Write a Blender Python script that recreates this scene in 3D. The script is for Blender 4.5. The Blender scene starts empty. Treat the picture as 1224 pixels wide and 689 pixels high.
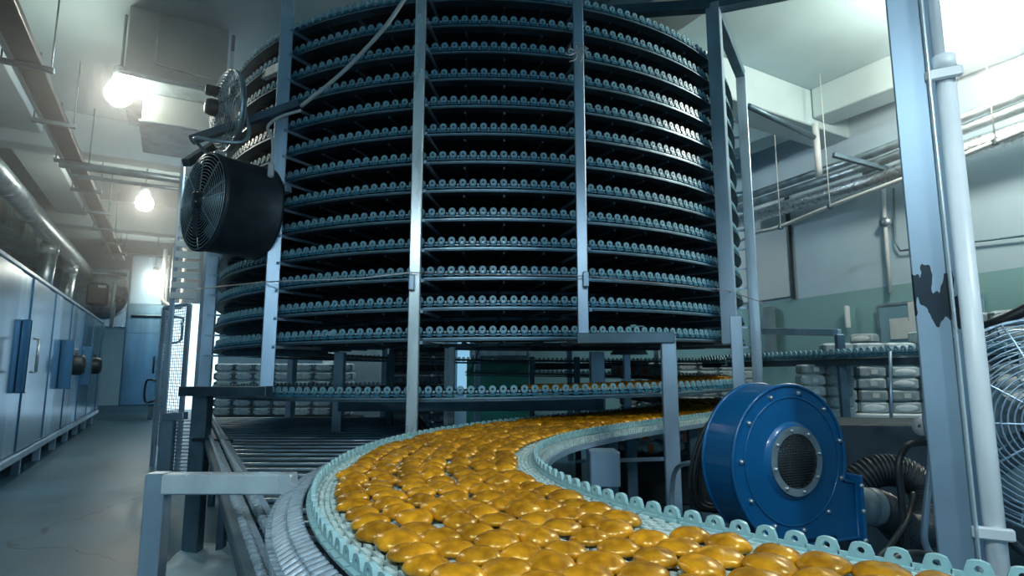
import bpy, math, random
from mathutils import Vector, Matrix
random.seed(7)
S = bpy.context.scene
col = S.collection
PI = math.pi
# ------------------------------------------------------------------ camera, world, exposure
F, CZ = 700.0, 1.2
PITCH = math.atan(97/700.0)
cd = bpy.data.cameras.new('camera'); cam = bpy.data.objects.new('camera', cd); col.objects.link(cam)
cd.sensor_width = 36; cd.lens = F/1224*36; cd.clip_start = .02; cd.clip_end = 200
cam.location = (0, 0, CZ); cam.rotation_euler = (PI/2+PITCH, 0, 0)
S.camera = cam
W = bpy.data.worlds.new('world'); S.world = W; W.use_nodes = True
bg = W.node_tree.nodes['Background']; bg.inputs[0].default_value = (.24, .52, .76, 1); bg.inputs[1].default_value = .82
vs = S.view_settings
vs.view_transform = 'Standard'; vs.look = 'None'; vs.gamma = 1; vs.use_curve_mapping = False; vs.exposure = 0.3
S.cycles.max_bounces = 6; S.cycles.diffuse_bounces = 3; S.cycles.glossy_bounces = 3; S.cycles.sample_clamp_indirect = 4
LAMP = 95.0      # emission strength of a warm bulb in the aisle
FILL_COOL = 270.0 # emission strength of the added unseen cool bulbs

# hall axes: A runs down the aisle, N across it
AX = Vector((-.5, .866, 0)); NX = Vector((.866, .5, 0))
AROT = math.radians(30)
def st(s, t, z=0): return AX*s + NX*t + Vector((0, 0, z))
def ray(u, v):
    x = (u-612)/F; y = (344.5-v)/F
    return Vector((x, math.cos(PITCH)-y*math.sin(PITCH), math.sin(PITCH)+y*math.cos(PITCH)))
def at(u, v, Y): d = ray(u, v); return d*(Y/d.y)+Vector((0, 0, CZ))
def atz(u, v, z): d = ray(u, v); return d*((z-CZ)/d.z)+Vector((0, 0, CZ))

# ------------------------------------------------------------------ materials
M = {}
def mat(name, c, rough=.5, metal=0., var=.15, scale=6., bump=0., coat=0., stretch=None, emit=None, spec=.5, rvar=.0, objrand=0., c2=None):
    m = bpy.data.materials.new(name); m.use_nodes = True; nt = m.node_tree; b = nt.nodes['Principled BSDF']
    M[name] = m
    tc = nt.nodes.new('ShaderNodeTexCoord'); mp = nt.nodes.new('ShaderNodeMapping')
    nt.links.new(tc.outputs['Object'], mp.inputs[0])
    if stretch: mp.inputs['Scale'].default_value = stretch
    n = nt.nodes.new('ShaderNodeTexNoise'); n.inputs['Scale'].default_value = scale; n.inputs['Detail'].default_value = 5
    nt.links.new(mp.outputs[0], n.inputs['Vector'])
    r = nt.nodes.new('ShaderNodeValToRGB'); nt.links.new(n.outputs['Fac'], r.inputs[0])
    lo = tuple(max(0, x*(1-var)) for x in c)+(1,); hi = tuple(min(1, x*(1+var)) for x in (c2 or c))+(1,)
    r.color_ramp.elements[0].position = .3; r.color_ramp.elements[1].position = .7
    r.color_ramp.elements[0].color = lo; r.color_ramp.elements[1].color = hi
    out = r.outputs[0]
    if objrand:
        oi = nt.nodes.new('ShaderNodeObjectInfo'); h = nt.nodes.new('ShaderNodeHueSaturation')
        mr = nt.nodes.new('ShaderNodeMapRange'); mr.inputs[3].default_value = 1-objrand; mr.inputs[4].default_value = 1+objrand
        nt.links.new(oi.outputs['Random'], mr.inputs[0]); nt.links.new(mr.outputs[0], h.inputs['Value'])
        nt.links.new(out, h.inputs['Color']); out = h.outputs[0]
    nt.links.new(out, b.inputs['Base Color'])
    b.inputs['Roughness'].default_value = rough; b.inputs['Metallic'].default_value = metal
    b.inputs['Coat Weight'].default_value = coat; b.inputs['Coat Roughness'].default_value = .12
    b.inputs['Specular IOR Level'].default_value = spec
    if rvar:
        mr2 = nt.nodes.new('ShaderNodeMapRange'); mr2.inputs[3].default_value = max(.05, rough-rvar); mr2.inputs[4].default_value = rough+rvar
        nt.links.new(n.outputs['Fac'], mr2.inputs[0]); nt.links.new(mr2.outputs[0], b.inputs['Roughness'])
    if bump:
        bp = nt.nodes.new('ShaderNodeBump'); bp.inputs['Strength'].default_value = bump; bp.inputs['Distance'].default_value = .01
        nt.links.new(n.outputs['Fac'], bp.inputs['Height']); nt.links.new(bp.outputs[0], b.inputs['Normal'])
    if emit:
        b.inputs['Emission Color'].default_value = emit[0]+(1,); b.inputs['Emission Strength'].default_value = emit[1]
    return m
mat('steel', (.42, .57, .70), .34, .65, .25, 5, .05, stretch=(1, 1, .35), rvar=.1)
mat('steel_bright', (.70, .82, .90), .28, .5, .2, 7, .04, stretch=(1, 1, .3), rvar=.1)
mat('steel_dark', (.10, .17, .22), .45, .7, .3, 5, .04, rvar=.1)
mat('oven_steel', (.14, .29, .41), .22, .9, .28, 2.2, .015, stretch=(1, 1, .15), rvar=.08)
mat('oven_steel_pale', (.34, .55, .72), .26, .9, .2, 2.2, .015, stretch=(1, 1, .15), rvar=.08)
mat('galv', (.50, .62, .68), .35, .85, .25, 9, .05, rvar=.1)
mat('foil', (.65, .72, .75), .3, .9, .3, 25, .9, rvar=.1)
mat('black_metal', (.03, .045, .055), .45, .3, .3, 8, .03)
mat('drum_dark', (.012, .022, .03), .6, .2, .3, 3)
mat('belt_dark', (.02, .04, .055), .5, .1, .3, 6)  # shade inside the tower put into the belt's base colour
mat('lug_cyan', (.24, .48, .58), .38, 0, .15, 30)
mat('lug_teal', (.03, .20, .31), .4, 0, .15, 30)
mat('rail_pale', (.30, .46, .54), .36, .8, .2, 12)
mat('belt_white', (.62, .78, .76), .42, 0, .2, 40)
mat('belt_mint', (.38, .60, .60), .42, 0, .2, 40)
mat('slat_teal', (.03, .075, .095), .55, .2, .3, 6)
mat('lug_mint', (.33, .57, .60), .38, 0, .12, 40)
mat('chain_grey', (.30, .40, .47), .42, .2, .25, 40)
mat('blue_paint', (.003, .095, .25), .30, 0, .18, 4, .02, coat=.3, rvar=.06)
mat('ring_grey', (.25, .33, .37), .4, .5, .2, 20)
mat('bolt', (.6, .66, .68), .3, .9, .1, 20)
mat('rubber', (.012, .018, .022), .5, 0, .3, 20)
mat('hose_black', (.02, .03, .036), .42, 0, .3, 20)
mat('hose_grey', (.10, .15, .18), .45, 0, .2, 20)
mat('white_pipe', (.72, .78, .80), .35, 0, .06, 6)
mat('cable_white', (.62, .66, .66), .5, 0, .1, 10)
mat('wire_red', (.30, .24, .25), .5, 0, .3, 30)
mat('plaster', (.36, .51, .56), .85, 0, .10, 1.2, .08)
mat('plaster_beam', (.46, .60, .64), .85, 0, .10, 1.5, .08)
mat('panel_white', (.62, .73, .77), .6, 0, .06, 1.0, .02)
mat('duct_grey', (.36, .42, .42), .5, .25, .15, 3, .03, rvar=.05)
mat('pack_paper', (.40, .51, .56), .65, 0, .25, 14, .15, objrand=.18)
mat('pack_mark', (.07, .11, .14), .7, 0, .3, 30)
mat('pack_oval', (.78, .86, .90), .4, 0, .12, 20)
mat('paper', (.75, .82, .83), .7, 0, .05, 10)
mat('board_blue', (.22, .42, .52), .7, 0, .1, 6)
mat('orange_print', (.65, .16, .06), .6, 0, .2, 20)
mat('green_panel', (.014, .15, .12), .6, 0, .2, 3)
mat('grey_cabinet', (.20, .29, .33), .5, .2, .15, 4)
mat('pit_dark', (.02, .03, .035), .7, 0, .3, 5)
mat('dirt_white', (.6, .68, .7), .8, 0, .3, 3, .3)
mat('bulb', (1, .95, .85), .5, 0, 0, 1, emit=((1.0, .93, .77), LAMP))
mat('fill_bulb_cool', (.9, .97, 1), .5, 0, 0, 1, emit=((.78, .93, 1.0), FILL_COOL))
mat('daylight', (.8, .9, 1), .4, 0, .1, 4, emit=((.62, .85, 1.0), 1.5))
mat('glass_blue', (.55, .75, .85), .3, 0, .1, 4)
mat('screen_dark', (.03, .05, .06), .4, 0, .2, 10)

def bun_mat():
    m = mat('glazed_bun', (.40, .150, .004), .27, 0, .34, 30, .16, coat=.0, objrand=.22, c2=(.60, .268, .010), spec=1.0)
    b = m.node_tree.nodes['Principled BSDF']
    b.inputs['Specular Tint'].default_value = (1, .82, .38, 1)
    return m
bun_mat()
def floor_mat():
    m = mat('concrete', (.065, .155, .215), .42, 0, .30, 1.1, .12, rvar=.14)
    nt = m.node_tree; b = nt.nodes['Principled BSDF']
    v = nt.nodes.new('ShaderNodeTexVoronoi'); v.feature = 'DISTANCE_TO_EDGE'; v.inputs['Scale'].default_value = .55
    tc = nt.nodes.new('ShaderNodeTexCoord'); n = nt.nodes.new('ShaderNodeTexNoise'); n.inputs['Scale'].default_value = 2.5; n.inputs['Detail'].default_value = 6
    mx = nt.nodes.new('ShaderNodeMix'); mx.data_type = 'VECTOR'; mx.inputs[0].default_value = .25
    nt.links.new(tc.outputs['Object'], n.inputs['Vector']); nt.links.new(tc.outputs['Object'], mx.inputs[4]); nt.links.new(n.outputs['Color'], mx.inputs[5])
    nt.links.new(mx.outputs[1], v.inputs['Vector'])
    r = nt.nodes.new('ShaderNodeValToRGB'); r.color_ramp.elements[0].position = .0; r.color_ramp.elements[1].position = .004
    r.color_ramp.elements[0].color = (.25, .25, .25, 1); r.color_ramp.elements[1].color = (1, 1, 1, 1)
    nt.links.new(v.outputs['Distance'], r.inputs[0])
    mul = nt.nodes.new('ShaderNodeMix'); mul.data_type = 'RGBA'; mul.blend_type = 'MULTIPLY'; mul.inputs[0].default_value = 1
    src = b.inputs['Base Color'].links[0].from_socket
    nt.links.new(src, mul.inputs[6]); nt.links.new(r.outputs[0], mul.inputs[7]); nt.links.new(mul.outputs[2], b.inputs['Base Color'])
floor_mat()
def dado_mat():
    """white plaster above, green painted dado below 2.1 m"""
    m = mat('wall_paint', (.46, .63, .74), .7, 0, .08, 1.3, .05)
    nt = m.node_tree; b = nt.nodes['Principled BSDF']; src = b.inputs['Base Color'].links[0].from_socket
    g = nt.nodes.new('ShaderNodeNewGeometry'); sp = nt.nodes.new('ShaderNodeSeparateXYZ'); nt.links.new(g.outputs['Position'], sp.inputs[0])
    lt = nt.nodes.new('ShaderNodeMath'); lt.operation = 'LESS_THAN'; lt.inputs[1].default_value = 2.1; nt.links.new(sp.outputs['Z'], lt.inputs[0])
    mx = nt.nodes.new('ShaderNodeMix'); mx.data_type = 'RGBA'; mx.inputs[7].default_value = (.24, .45, .47, 1)
    nt.links.new(lt.outputs[0], mx.inputs[0]); nt.links.new(src, mx.inputs[6]); nt.links.new(mx.outputs[2], b.inputs['Base Color'])
dado_mat()
def stained_column_mat():
    m = mat('column_steel', (.30, .43, .54), .42, .55, .12, 3, .03, rvar=.08)
    nt = m.node_tree; b = nt.nodes['Principled BSDF']; src = b.inputs['Base Color'].links[0].from_socket
    g = nt.nodes.new('ShaderNodeTexCoord'); sp = nt.nodes.new('ShaderNodeSeparateXYZ'); nt.links.new(g.outputs['Object'], sp.inputs[0])
    n = nt.nodes.new('ShaderNodeTexNoise'); n.inputs['Scale'].default_value = 26; n.inputs['Detail'].default_value = 2
    mp = nt.nodes.new('ShaderNodeMapping'); mp.inputs['Scale'].default_value = (1, 1, .35)
    nt.links.new(g.outputs['Object'], mp.inputs[0]); nt.links.new(mp.outputs[0], n.inputs['Vector'])
    a = nt.nodes.new('ShaderNodeMath'); a.operation = 'SUBTRACT'; a.inputs[1].default_value = 1.40; nt.links.new(sp.outputs['Z'], a.inputs[0])
    ab = nt.nodes.new('ShaderNodeMath'); ab.operation = 'ABSOLUTE'; nt.links.new(a.outputs[0], ab.inputs[0])
    mr = nt.nodes.new('ShaderNodeMapRange'); mr.inputs[1].default_value = .05; mr.inputs[2].default_value = .17; mr.inputs[3].default_value = .32; mr.inputs[4].default_value = -.5
    nt.links.new(ab.outputs[0], mr.inputs[0])
    ad = nt.nodes.new('ShaderNodeMath'); ad.operation = 'ADD'; nt.links.new(mr.outputs[0], ad.inputs[0]); nt.links.new(n.outputs['Fac'], ad.inputs[1])
    gt = nt.nodes.new('ShaderNodeMath'); gt.operation = 'GREATER_THAN'; gt.inputs[1].default_value = .72; nt.links.new(ad.outputs[0], gt.inputs[0])
    mx = nt.nodes.new('ShaderNodeMix'); mx.data_type = 'RGBA'; mx.inputs[7].default_value = (.02, .035, .05, 1)
    nt.links.new(gt.outputs[0], mx.inputs[0]); nt.links.new(src, mx.inputs[6]); nt.links.new(mx.outputs[2], b.inputs['Base Color'])
stained_column_mat()

# ------------------------------------------------------------------ mesh builder
def frame_of(d, up=Vector((0, 0, 1))):
    d = d.normalized(); x = d.cross(up)
    if x.length < 1e-4: x = d.cross(Vector((0, 1, 0)))
    x.normalize(); y = x.cross(d).normalized()
    return x, y, d
class MB:
    def __init__(s): s.v = []; s.f = []; s.mi = []; s.sm = []
    def add(s, vs, fs, mi=0, smooth=False):
        o = len(s.v); s.v += [tuple(p) for p in vs]
        for f in fs: s.f.append(tuple(i+o for i in f)); s.mi.append(mi); s.sm.append(smooth)
        return s
    def box(s, c, size, R=None, mi=0):
        c = Vector(c); hx, hy, hz = size[0]/2, size[1]/2, size[2]/2
        vs = [Vector((x, y, z)) for x in (-hx, hx) for y in (-hy, hy) for z in (-hz, hz)]
        if R is not None: vs = [R @ p for p in vs]
        return s.add([p+c for p in vs], [(0,1,3,2),(4,6,7,5),(0,4,5,1),(2,3,7,6),(0,2,6,4),(1,5,7,3)], mi)
    def rbox(s, c, size, b, R=None, mi=0):
        """box with chamfered vertical + horizontal edges"""
        c = Vector(c); hx, hy, hz = size[0]/2, size[1]/2, size[2]/2
        rings = []
        def ring(x, y, z): return [(x-b,-y,z),(x,-y+b,z),(x,y-b,z),(x-b,y,z),(-x+b,y,z),(-x,y-b,z),(-x,-y+b,z),(-x+b,-y,z)]
        for (k, z) in ((b, -hz), (0, -hz+b), (0, hz-b), (b, hz)): rings.append([Vector(p) for p in ring(hx-k, hy-k, z)])
        vs = [p for r in rings for p in r]
        if R is not None: vs = [R @ p for p in vs]
        fs = [(r*8+i, r*8+(i+1) % 8, r*8+8+(i+1) % 8, r*8+8+i) for r in range(3) for i in range(8)]
        fs += [tuple(range(7, -1, -1)), tuple(range(24, 32))]
        return s.add([p+c for p in vs], fs, mi)
    def bar(s, a, b, w, h, mi=0, up=Vector((0, 0, 1)), ch=0.004):
        a = Vector(a); b = Vector(b); x, y, d = frame_of(b-a, up)
        R = Matrix((x, y, d)).transposed(); L = (b-a).length
        if min(w, h) > .02: return s.rbox((a+b)/2, (w, h, L), min(ch, min(w, h)*.2), R, mi)
        return s.box((a+b)/2, (w, h, L), R, mi)
    def tube(s, pts, r, n=8, mi=0, cap=True, closed=False):
        pts = [Vector(p) for p in pts]; vs = []; fs = []; N = len(pts)
        px = None
        for i, p in enumerate(pts):
            if closed: d = pts[(i+1) % N]-pts[i-1]
            else: d = pts[min(i+1, N-1)]-pts[max(i-1, 0)]
            d.normalize()
            if px is None: px, _, _ = frame_of(d)
            else:
                px = px-d*px.dot(d)
                if px.length < 1e-5: px, _, _ = frame_of(d)
                px.normalize()
            py = d.cross(px); rr = r(i/(N-1 if N > 1 else 1)) if callable(r) else r
            for k in range(n):
                a = 2*PI*k/n; vs.append(p+px*(math.cos(a)*rr)+py*(math.sin(a)*rr))
        for i in range(N if closed else N-1):
            for k in range(n):
                j = (i+1) % N; fs.append((i*n+k, i*n+(k+1) % n, j*n+(k+1) % n, j*n+k))
        if cap and not closed: fs += [tuple(range(n-1, -1, -1)), tuple(range((N-1)*n, N*n))]
        return s.add(vs, fs, mi, True)
    def lathe(s, prof, n=32, origin=(0, 0, 0), axis=(0, 0, 1), mi=0, smooth=True, cap0=False, cap1=False):
        x, y, d = frame_of(Vector(axis), Vector((0, 0, 1)) if abs(Vector(axis).normalized().z) < .99 else Vector((0, 1, 0)))
        o = Vector(origin); vs = []
        for (r, h) in prof:
            for k in range(n):
                a = 2*PI*k/n; vs.append(o+x*(r*math.cos(a))+y*(r*math.sin(a))+d*h)
        fs = [(i*n+k, i*n+(k+1) % n, (i+1)*n+(k+1) % n, (i+1)*n+k) for i in range(len(prof)-1) for k in range(n)]
        if cap0: fs.append(tuple(range(n-1, -1, -1)))
        if cap1: fs.append(tuple(range((len(prof)-1)*n, len(prof)*n)))
        return s.add(vs, fs, mi, smooth)
    def inst(s, o, mats):
        """append copies of builder o under each matrix"""
        for Mx in mats:
            k = len(s.v); s.v += [tuple(Mx @ Vector(p)) for p in o.v]
            s.f += [tuple(i+k for i in f) for f in o.f]; s.mi += o.mi; s.sm += o.sm
        return s
    def mesh(s, name, mats):
        me = bpy.data.meshes.new(name); me.from_pydata(s.v, [], s.f)
        for m in (mats if isinstance(mats, (list, tuple)) else [mats]): me.materials.append(M[m])
        me.polygons.foreach_set('material_index', s.mi); me.polygons.foreach_set('use_smooth', s.sm); me.update()
        return me
    def build(s, name, mats, parent=None, loc=None):
        return place(name, s.mesh(name, mats), parent, loc)
def place(name, me, parent=None, loc=None, mw=None):
    o = bpy.data.objects.new(name, me); col.objects.link(o)
    if parent: o.parent = parent
    if mw is not None: o.matrix_local = mw
    elif loc is not None: o.location = loc
    return o
def tag(o, label, cat, group=None):
    o['label'] = label; o['category'] = cat
    if group: o['group'] = group
    return o
def thing(name, label, cat, loc=(0, 0, 0), group=None):
    o = bpy.data.objects.new(name, None); col.objects.link(o); o.location = loc; o.empty_display_size = .1
    return tag(o, label, cat, group)
def part(name, mb, mats, t): # builder in world coordinates -> child of an unrotated empty
    o = mb.build(name, mats, t); o.matrix_parent_inverse = Matrix.Translation(-t.location); return o
def sub(name, mb, mats, p): return mb.build(name, mats, p)   # sub-part of a part built in world coordinates
def struct(name, mb, m, parent=None):
    o = mb.build(name, m, parent)
    if parent is None: o['kind'] = 'structure'
    return o
def bez(p0, p1, p2, p3, n=16):
    p0, p1, p2, p3 = map(Vector, (p0, p1, p2, p3))
    return [p0*(1-t)**3+p1*3*t*(1-t)**2+p2*3*t*t*(1-t)+p3*t**3 for t in [i/n for i in range(n+1)]]
def spline(P, n=8):
    P = [Vector(p) for p in P]; out = []
    for i in range(len(P)-1):
        a = P[max(i-1, 0)]; b = P[i]; c = P[i+1]; d = P[min(i+2, len(P)-1)]
        for k in range(n):
            t = k/n; out.append(.5*((2*b)+(c-a)*t+(2*a-5*b+4*c-d)*t*t+(3*b-a-3*c+d)*t**3))
    out.append(P[-1]); return out
RZ = lambda a: Matrix.Rotation(a, 3, 'Z')
RA = RZ(AROT)   # local x -> across (NX), local y -> down the aisle (AX)

# ------------------------------------------------------------------ the setting
CEIL = 4.35
struct('floor', MB().box((0, 6, -.05), (50, 60, .1)), 'concrete')
struct('ceiling', MB().box(st(9, 2, CEIL+.06), (18, 34, .12), RA), 'plaster')
struct('wall_left', MB().box(st(9, -3.6, 2.2), (.2, 34, 4.4), RA), 'plaster')
struct('wall_back', MB().box(st(24, 2, 2.2), (18, .2, 4.4), RA), 'plaster')
RWD = Vector((.333, -.943, 0)); RWN = Vector((-.943, -.333, 0))   # right wall direction, inward normal
RWO = Vector((3.5, 8.08, 0))
RR = Matrix((RWD, -RWN, Vector((0, 0, 1)))).transposed()
def rw(k, off=0, z=0): return RWO+RWD*k+RWN*off+Vector((0, 0, z))
wr = struct('wall_right', MB().box(rw(-1, -.1, 2.3), (22, .2, 4.6), RR), 'wall_paint')
for k0, k1, z0, z1 in ((-2.6, -.85, 2.1, 3.35), (-.83, .52, 2.14, 3.5)):
    MB().rbox(rw((k0+k1)/2, .02, (z0+z1)/2), (k1-k0, .04, z1-z0), .006, RR).build('wall_panel', 'panel_white', wr)
for k, z0, z1 in ((.55, 2.1, 3.5),):
    MB().box(rw(k, .03, (z0+z1)/2), (.03, .05, z1-z0), RR).build('panel_joint', 'black_metal', wr)
# beams under the ceiling
def beam(n, a, b, w, z0, m='plaster_beam'):
    a = Vector(a); b = Vector(b); d = (b-a).normalized(); R = Matrix((d.cross(Vector((0, 0, 1))), d, Vector((0, 0, 1)))).transposed()
    c = (a+b)/2; c.z = (z0+CEIL)/2
    return struct('trim_%d' % n, MB().rbox(c, (w, (b-a).length, CEIL-z0), .012, R), m)
beam(1, st(-3, 6.25), st(3.74, 6.25), .35, 4.0)           # lengthwise beam right
beam(2, st(3.95, 1.5), st(3.95, 8.5), .40, 3.92)          # cross beam right
beam(3, st(-3, 3.3), st(3.7, 3.3), .5, 4.05)              # lengthwise beam near tower top
beam(4, st(8.8, -3.5), st(8.8, 2.6), .30, 3.85)           # cross beam in the aisle
beam(5, st(13.2, -3.5), st(13.2, 6), .35, 3.8)
beam(6, st(19, -3.5), st(19, 6), .4, 3.5)
beam(7, st(-3, -1.75), st(8.6, -1.75), .45, 4.0)          # lengthwise beam left
beam(8, st(9.0, -1.75), st(13, -1.75), .45, 4.0)
beam(9, st(4.2, 6.25), st(12, 6.25), .35, 4.0)

# ------------------------------------------------------------------ spiral tower
TC = Vector((-.265, 5.75, 0)); TR = 2.35; TP = .177; TZ0 = 1.275; TURNS = 13.0; BW = .72
def tw(th, r, z): return Vector((TC.x+r*math.cos(th), TC.y+r*math.sin(th), z))
def make_lug(w=.042, h=.040, t=.009, hole=.0085, cz=.019, top=.30, sh=.62, N=16, rnd_=False):
    """arched plate with a round hole; outline = base, shoulders at sh*h, flat top of half-width top*w"""
    m = MB(); poly = [(-w/2, 0), (w/2, 0), (w/2, sh*h), (top*w+.006, h*.92), (top*w*.6, h), (-top*w*.6, h), (-top*w-.006, h*.92), (-w/2, sh*h)]
    if rnd_: poly = [(-w*.42, 0), (w*.42, 0)]+[(w/2*math.cos(q), h-w/2+w/2*math.sin(q)) for q in [PI*i/10 for i in range(11)]]
    outer = []; inner = []
    for k in range(N):
        a = 2*PI*k/N+PI/N; dx, dz = math.cos(a), math.sin(a); best = None
        for (x0, z0), (x1, z1) in zip(poly, poly[1:]+poly[:1]):
            ex, ez = x1-x0, z1-z0; den = dx*ez-dz*ex
            if abs(den) < 1e-9: continue
            tt = ((x0)*ez-(z0-cz)*ex)/den; uu = ((x0)*dz-(z0-cz)*dx)/den
            if tt > 0 and -1e-6 <= uu <= 1+1e-6 and (best is None or tt < best): best = tt
        outer.append((dx*best, cz+dz*best)); inner.append((dx*hole, cz+dz*hole))
    vs = []
    for y in (-t/2, t/2):
        vs += [(p[0], y, p[1]) for p in outer]; vs += [(p[0], y, p[1]) for p in inner]
    fs = []
    for k in range(N):
        j = (k+1) % N
        fs.append((k, j, N+j, N+k)); fs.append((2*N+j, 2*N+k, 3*N+k, 3*N+j))
        fs.append((j, k, 2*N+k, 2*N+j)); fs.append((N+k, N+j, 3*N+j, 3*N+k))
    m.add(vs, fs, 0)
    return m
def lug_tower():
    m = make_lug(.042, .041, .009, .0066, .020, N=14, rnd_=True)
    m.box((0, .006, -.011), (.034, .014, .016), mi=1)                  # teal block under the arch
    m.box((.0308, -.004, .007), (.013, .008, .013), mi=0)              # small link between arches
    m.box((.0308, .003, -.010), (.020, .006, .006), mi=2)
    m.box((0, .005, .004), (.012, .006, .014), mi=2)
    return m
def mat_at(p, tang, scale=1):
    t = Vector(tang).normalized(); up = Vector((0, 0, 1)); n = t.cross(up).normalized(); u = n.cross(t)
    # local x=tangent, y = outward (right of travel), z = up
    Mx = Matrix((( t.x*scale, n.x*scale, u.x*scale, p[0]), (t.y*scale, n.y*scale, u.y*scale, p[1]), (t.z*scale, n.z*scale, u.z*scale, p[2]), (0, 0, 0, 1)))
    return Mx
def helix_strip(th0, th1, zf, r0, r1, thick, step=math.radians(3)):
    n = max(2, int((th1-th0)/step)); vs = []; fs = []
    for i in range(n+1):
        th = th0+(th1-th0)*i/n; z = zf(th)
        for (r, dz) in ((r0, 0), (r1, 0), (r1, -thick), (r0, -thick)): vs.append(tw(th, r, z+dz))
    for i in range(n):
        for k in range(4): fs.append((i*4+k, i*4+(k+1) % 4, i*4+4+(k+1) % 4, i*4+4+k))
    fs += [(3, 2, 1, 0), (n*4, n*4+1, n*4+2, n*4+3)]
    return vs, fs
def tower_belt(name, label, th0, th1, zf, nparts, cat='conveyor belt'):
    t = thing(name, label, cat, (TC.x, TC.y, 0))
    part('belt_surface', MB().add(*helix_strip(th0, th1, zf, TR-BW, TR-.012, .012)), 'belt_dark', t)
    part('edge_strip', MB().add(*helix_strip(th0, th1, lambda a: zf(a)-.026, TR-.012, TR+.012, .008)), 'rail_pale', t)
    lug = lug_tower(); pitch = 2*PI/240
    ms = [];th = th0+pitch/2
    while th < th1:
        p = tw(th, TR, zf(th)); ms.append(mat_at(p, (-math.sin(th), math.cos(th), TP/(2*PI*TR)))); th += pitch
    ms.sort(key=lambda m: (m.translation-Vector((0, 0, CZ))).length)
    me = lug.mesh('edge_lug', ['lug_cyan', 'lug_teal', 'rail_pale'])
    inv = Matrix.Translation(-t.location)
    for m in ms[:nparts]: place('edge_lug', me, t, mw=inv @ m)
    if len(ms) > nparts:
        o = part('edge_lug_row', MB().inst(lug, ms[nparts:]), ['lug_cyan', 'lug_teal', 'rail_pale'], t); o['kind'] = 'stuff'
    return t
zt = lambda th: TZ0+TP*th/(2*PI)
tower_belt('spiral_belt', 'tall spiral of stacked belt tiers coloured dark as in shade, edged with pale blue lugs', 0, 2*PI*TURNS, zt, 300)
ztl = lambda th: 1.065+TP*(th+PI/2)/(2*PI)
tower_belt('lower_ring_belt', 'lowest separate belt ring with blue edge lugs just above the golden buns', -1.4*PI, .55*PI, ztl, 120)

fr = thing('tower_frame', 'steel post frame with dark drum standing around the spiral belt', 'frame', (TC.x, TC.y, 0))
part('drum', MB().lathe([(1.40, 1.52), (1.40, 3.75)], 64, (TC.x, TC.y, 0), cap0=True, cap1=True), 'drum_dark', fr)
for th_off in (0,):
    part('support_rail', MB().add(*helix_strip(0, 2*PI*TURNS, lambda a: zt(a)-.036, TR-.05, TR+.022, .010)), 'steel_dark', fr)
    part('inner_rail', MB().add(*helix_strip(0, 2*PI*TURNS, lambda a: zt(a)-.036, TR-.62, TR-.57, .02)), 'steel_dark', fr)
part('lower_support_rail', MB().add(*helix_strip(-1.4*PI, .55*PI, lambda a: ztl(a)-.036, TR-.05, TR+.022, .012)), 'steel_dark', fr)
posts = []   # (x, y, z0, z1, w, d, mat)
def post(u0, v0, Y, z1, w, m='steel', rot=0, v1=None, z0=None, depth=None):
    p = at(u0, v0, Y); z0 = p.z if z0 is None else z0
    o = part('post', MB().rbox((p.x, p.y, (z0+z1)/2), (w, depth or w, z1-z0), .004, RZ(rot)), m, fr); posts.append((p.x, p.y)); return p
pA = post(492, 515, 3.33, 3.9, .062, 'steel_bright', .05, z0=0)
pB = post(697, 400, 3.33, 3.9, .060, 'steel', -.05)
pC = post(318, 470, 3.69, 3.9, .082, 'steel', math.radians(24))
pD = post(873, 412, 4.10, 3.93, .098, 'steel', math.radians(-30))
pE = post(241, 505, 5.15, 3.9, .10, 'steel', math.radians(20))
pF = post(907, 470, 5.15, 3.93, .085, 'steel', math.radians(-25), z0=0)
# back posts of the tower
for a in (35, 65, 95, 125, 155):
    p = tw(math.radians(a), 2.5, 0)
    part('post', MB().rbox((p.x, p.y, 1.95), (.08, .08, 3.9), .004, RZ(math.radians(a))), 'steel', fr)
# brackets from posts to each tier
for (x, y) in [(p.x, p.y) for p in (pA, pB, pC, pD, pE, pF)]:
    th = math.atan2(y-TC.y, x-TC.x) % (2*PI); k = 0
    d = Vector((math.cos(th), math.sin(th), 0)); rp = (Vector((x, y, 0))-TC).length
    while th+2*PI*k < 2*PI*TURNS:
        z = zt(th+2*PI*k)-.056; k += 1
        side = Vector((-d.y, d.x, 0))*.045
        part('bracket', MB().bar(tw(th, rp+.01, z)+side, tw(th, TR-.3, z)+side, .016, .018), 'steel', fr)
# radial under-tier supports
for k in range(26):
    a0 = -PI+.3+k*.105
    if not (-PI*.98 < a0 < .05): continue
    mb = MB()
    for n in range(13):
        th = a0 % (2*PI)+2*PI*n
        if th < 2*PI*TURNS: mb.bar(tw(th, TR-.04, zt(th)-.052), tw(th, TR-.75, zt(th)-.052), .012, .014)
    part('tier_support', mb, 'steel_dark', fr)
# top frame bars
zt_ = 3.93
part('top_beam', MB().bar((pD.x, pD.y, zt_), (pF.x+.9, pF.y-1.6, zt_), .10, .10), 'steel_dark', fr)
part('top_beam', MB().bar((pD.x, pD.y, zt_-.002), (pB.x, pB.y+.9, zt_-.002), .08, .08), 'steel_dark', fr)
part('top_beam', MB().bar((pD.x, pD.y, zt_-.004), (pF.x, pF.y, zt_-.004), .08, .08), 'steel_dark', fr)
# side arms at left
part('side_arm', MB().bar(at(358, 124, 3.60), at(228, 168, 3.5), .05, .05), 'steel_dark', fr)
part('side_arm', MB().bar(at(338, 80, 3.66), at(295, 100, 4.4), .05, .06), 'steel_bright', fr)
part('side_arm', MB().bar(at(345, 225, 3.63), at(296, 245, 3.9), .05, .05), 'steel', fr)
part('side_arm', MB().bar(at(222, 195, 3.55), at(262, 170, 3.9), .05, .05), 'steel_dark', fr)

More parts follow.
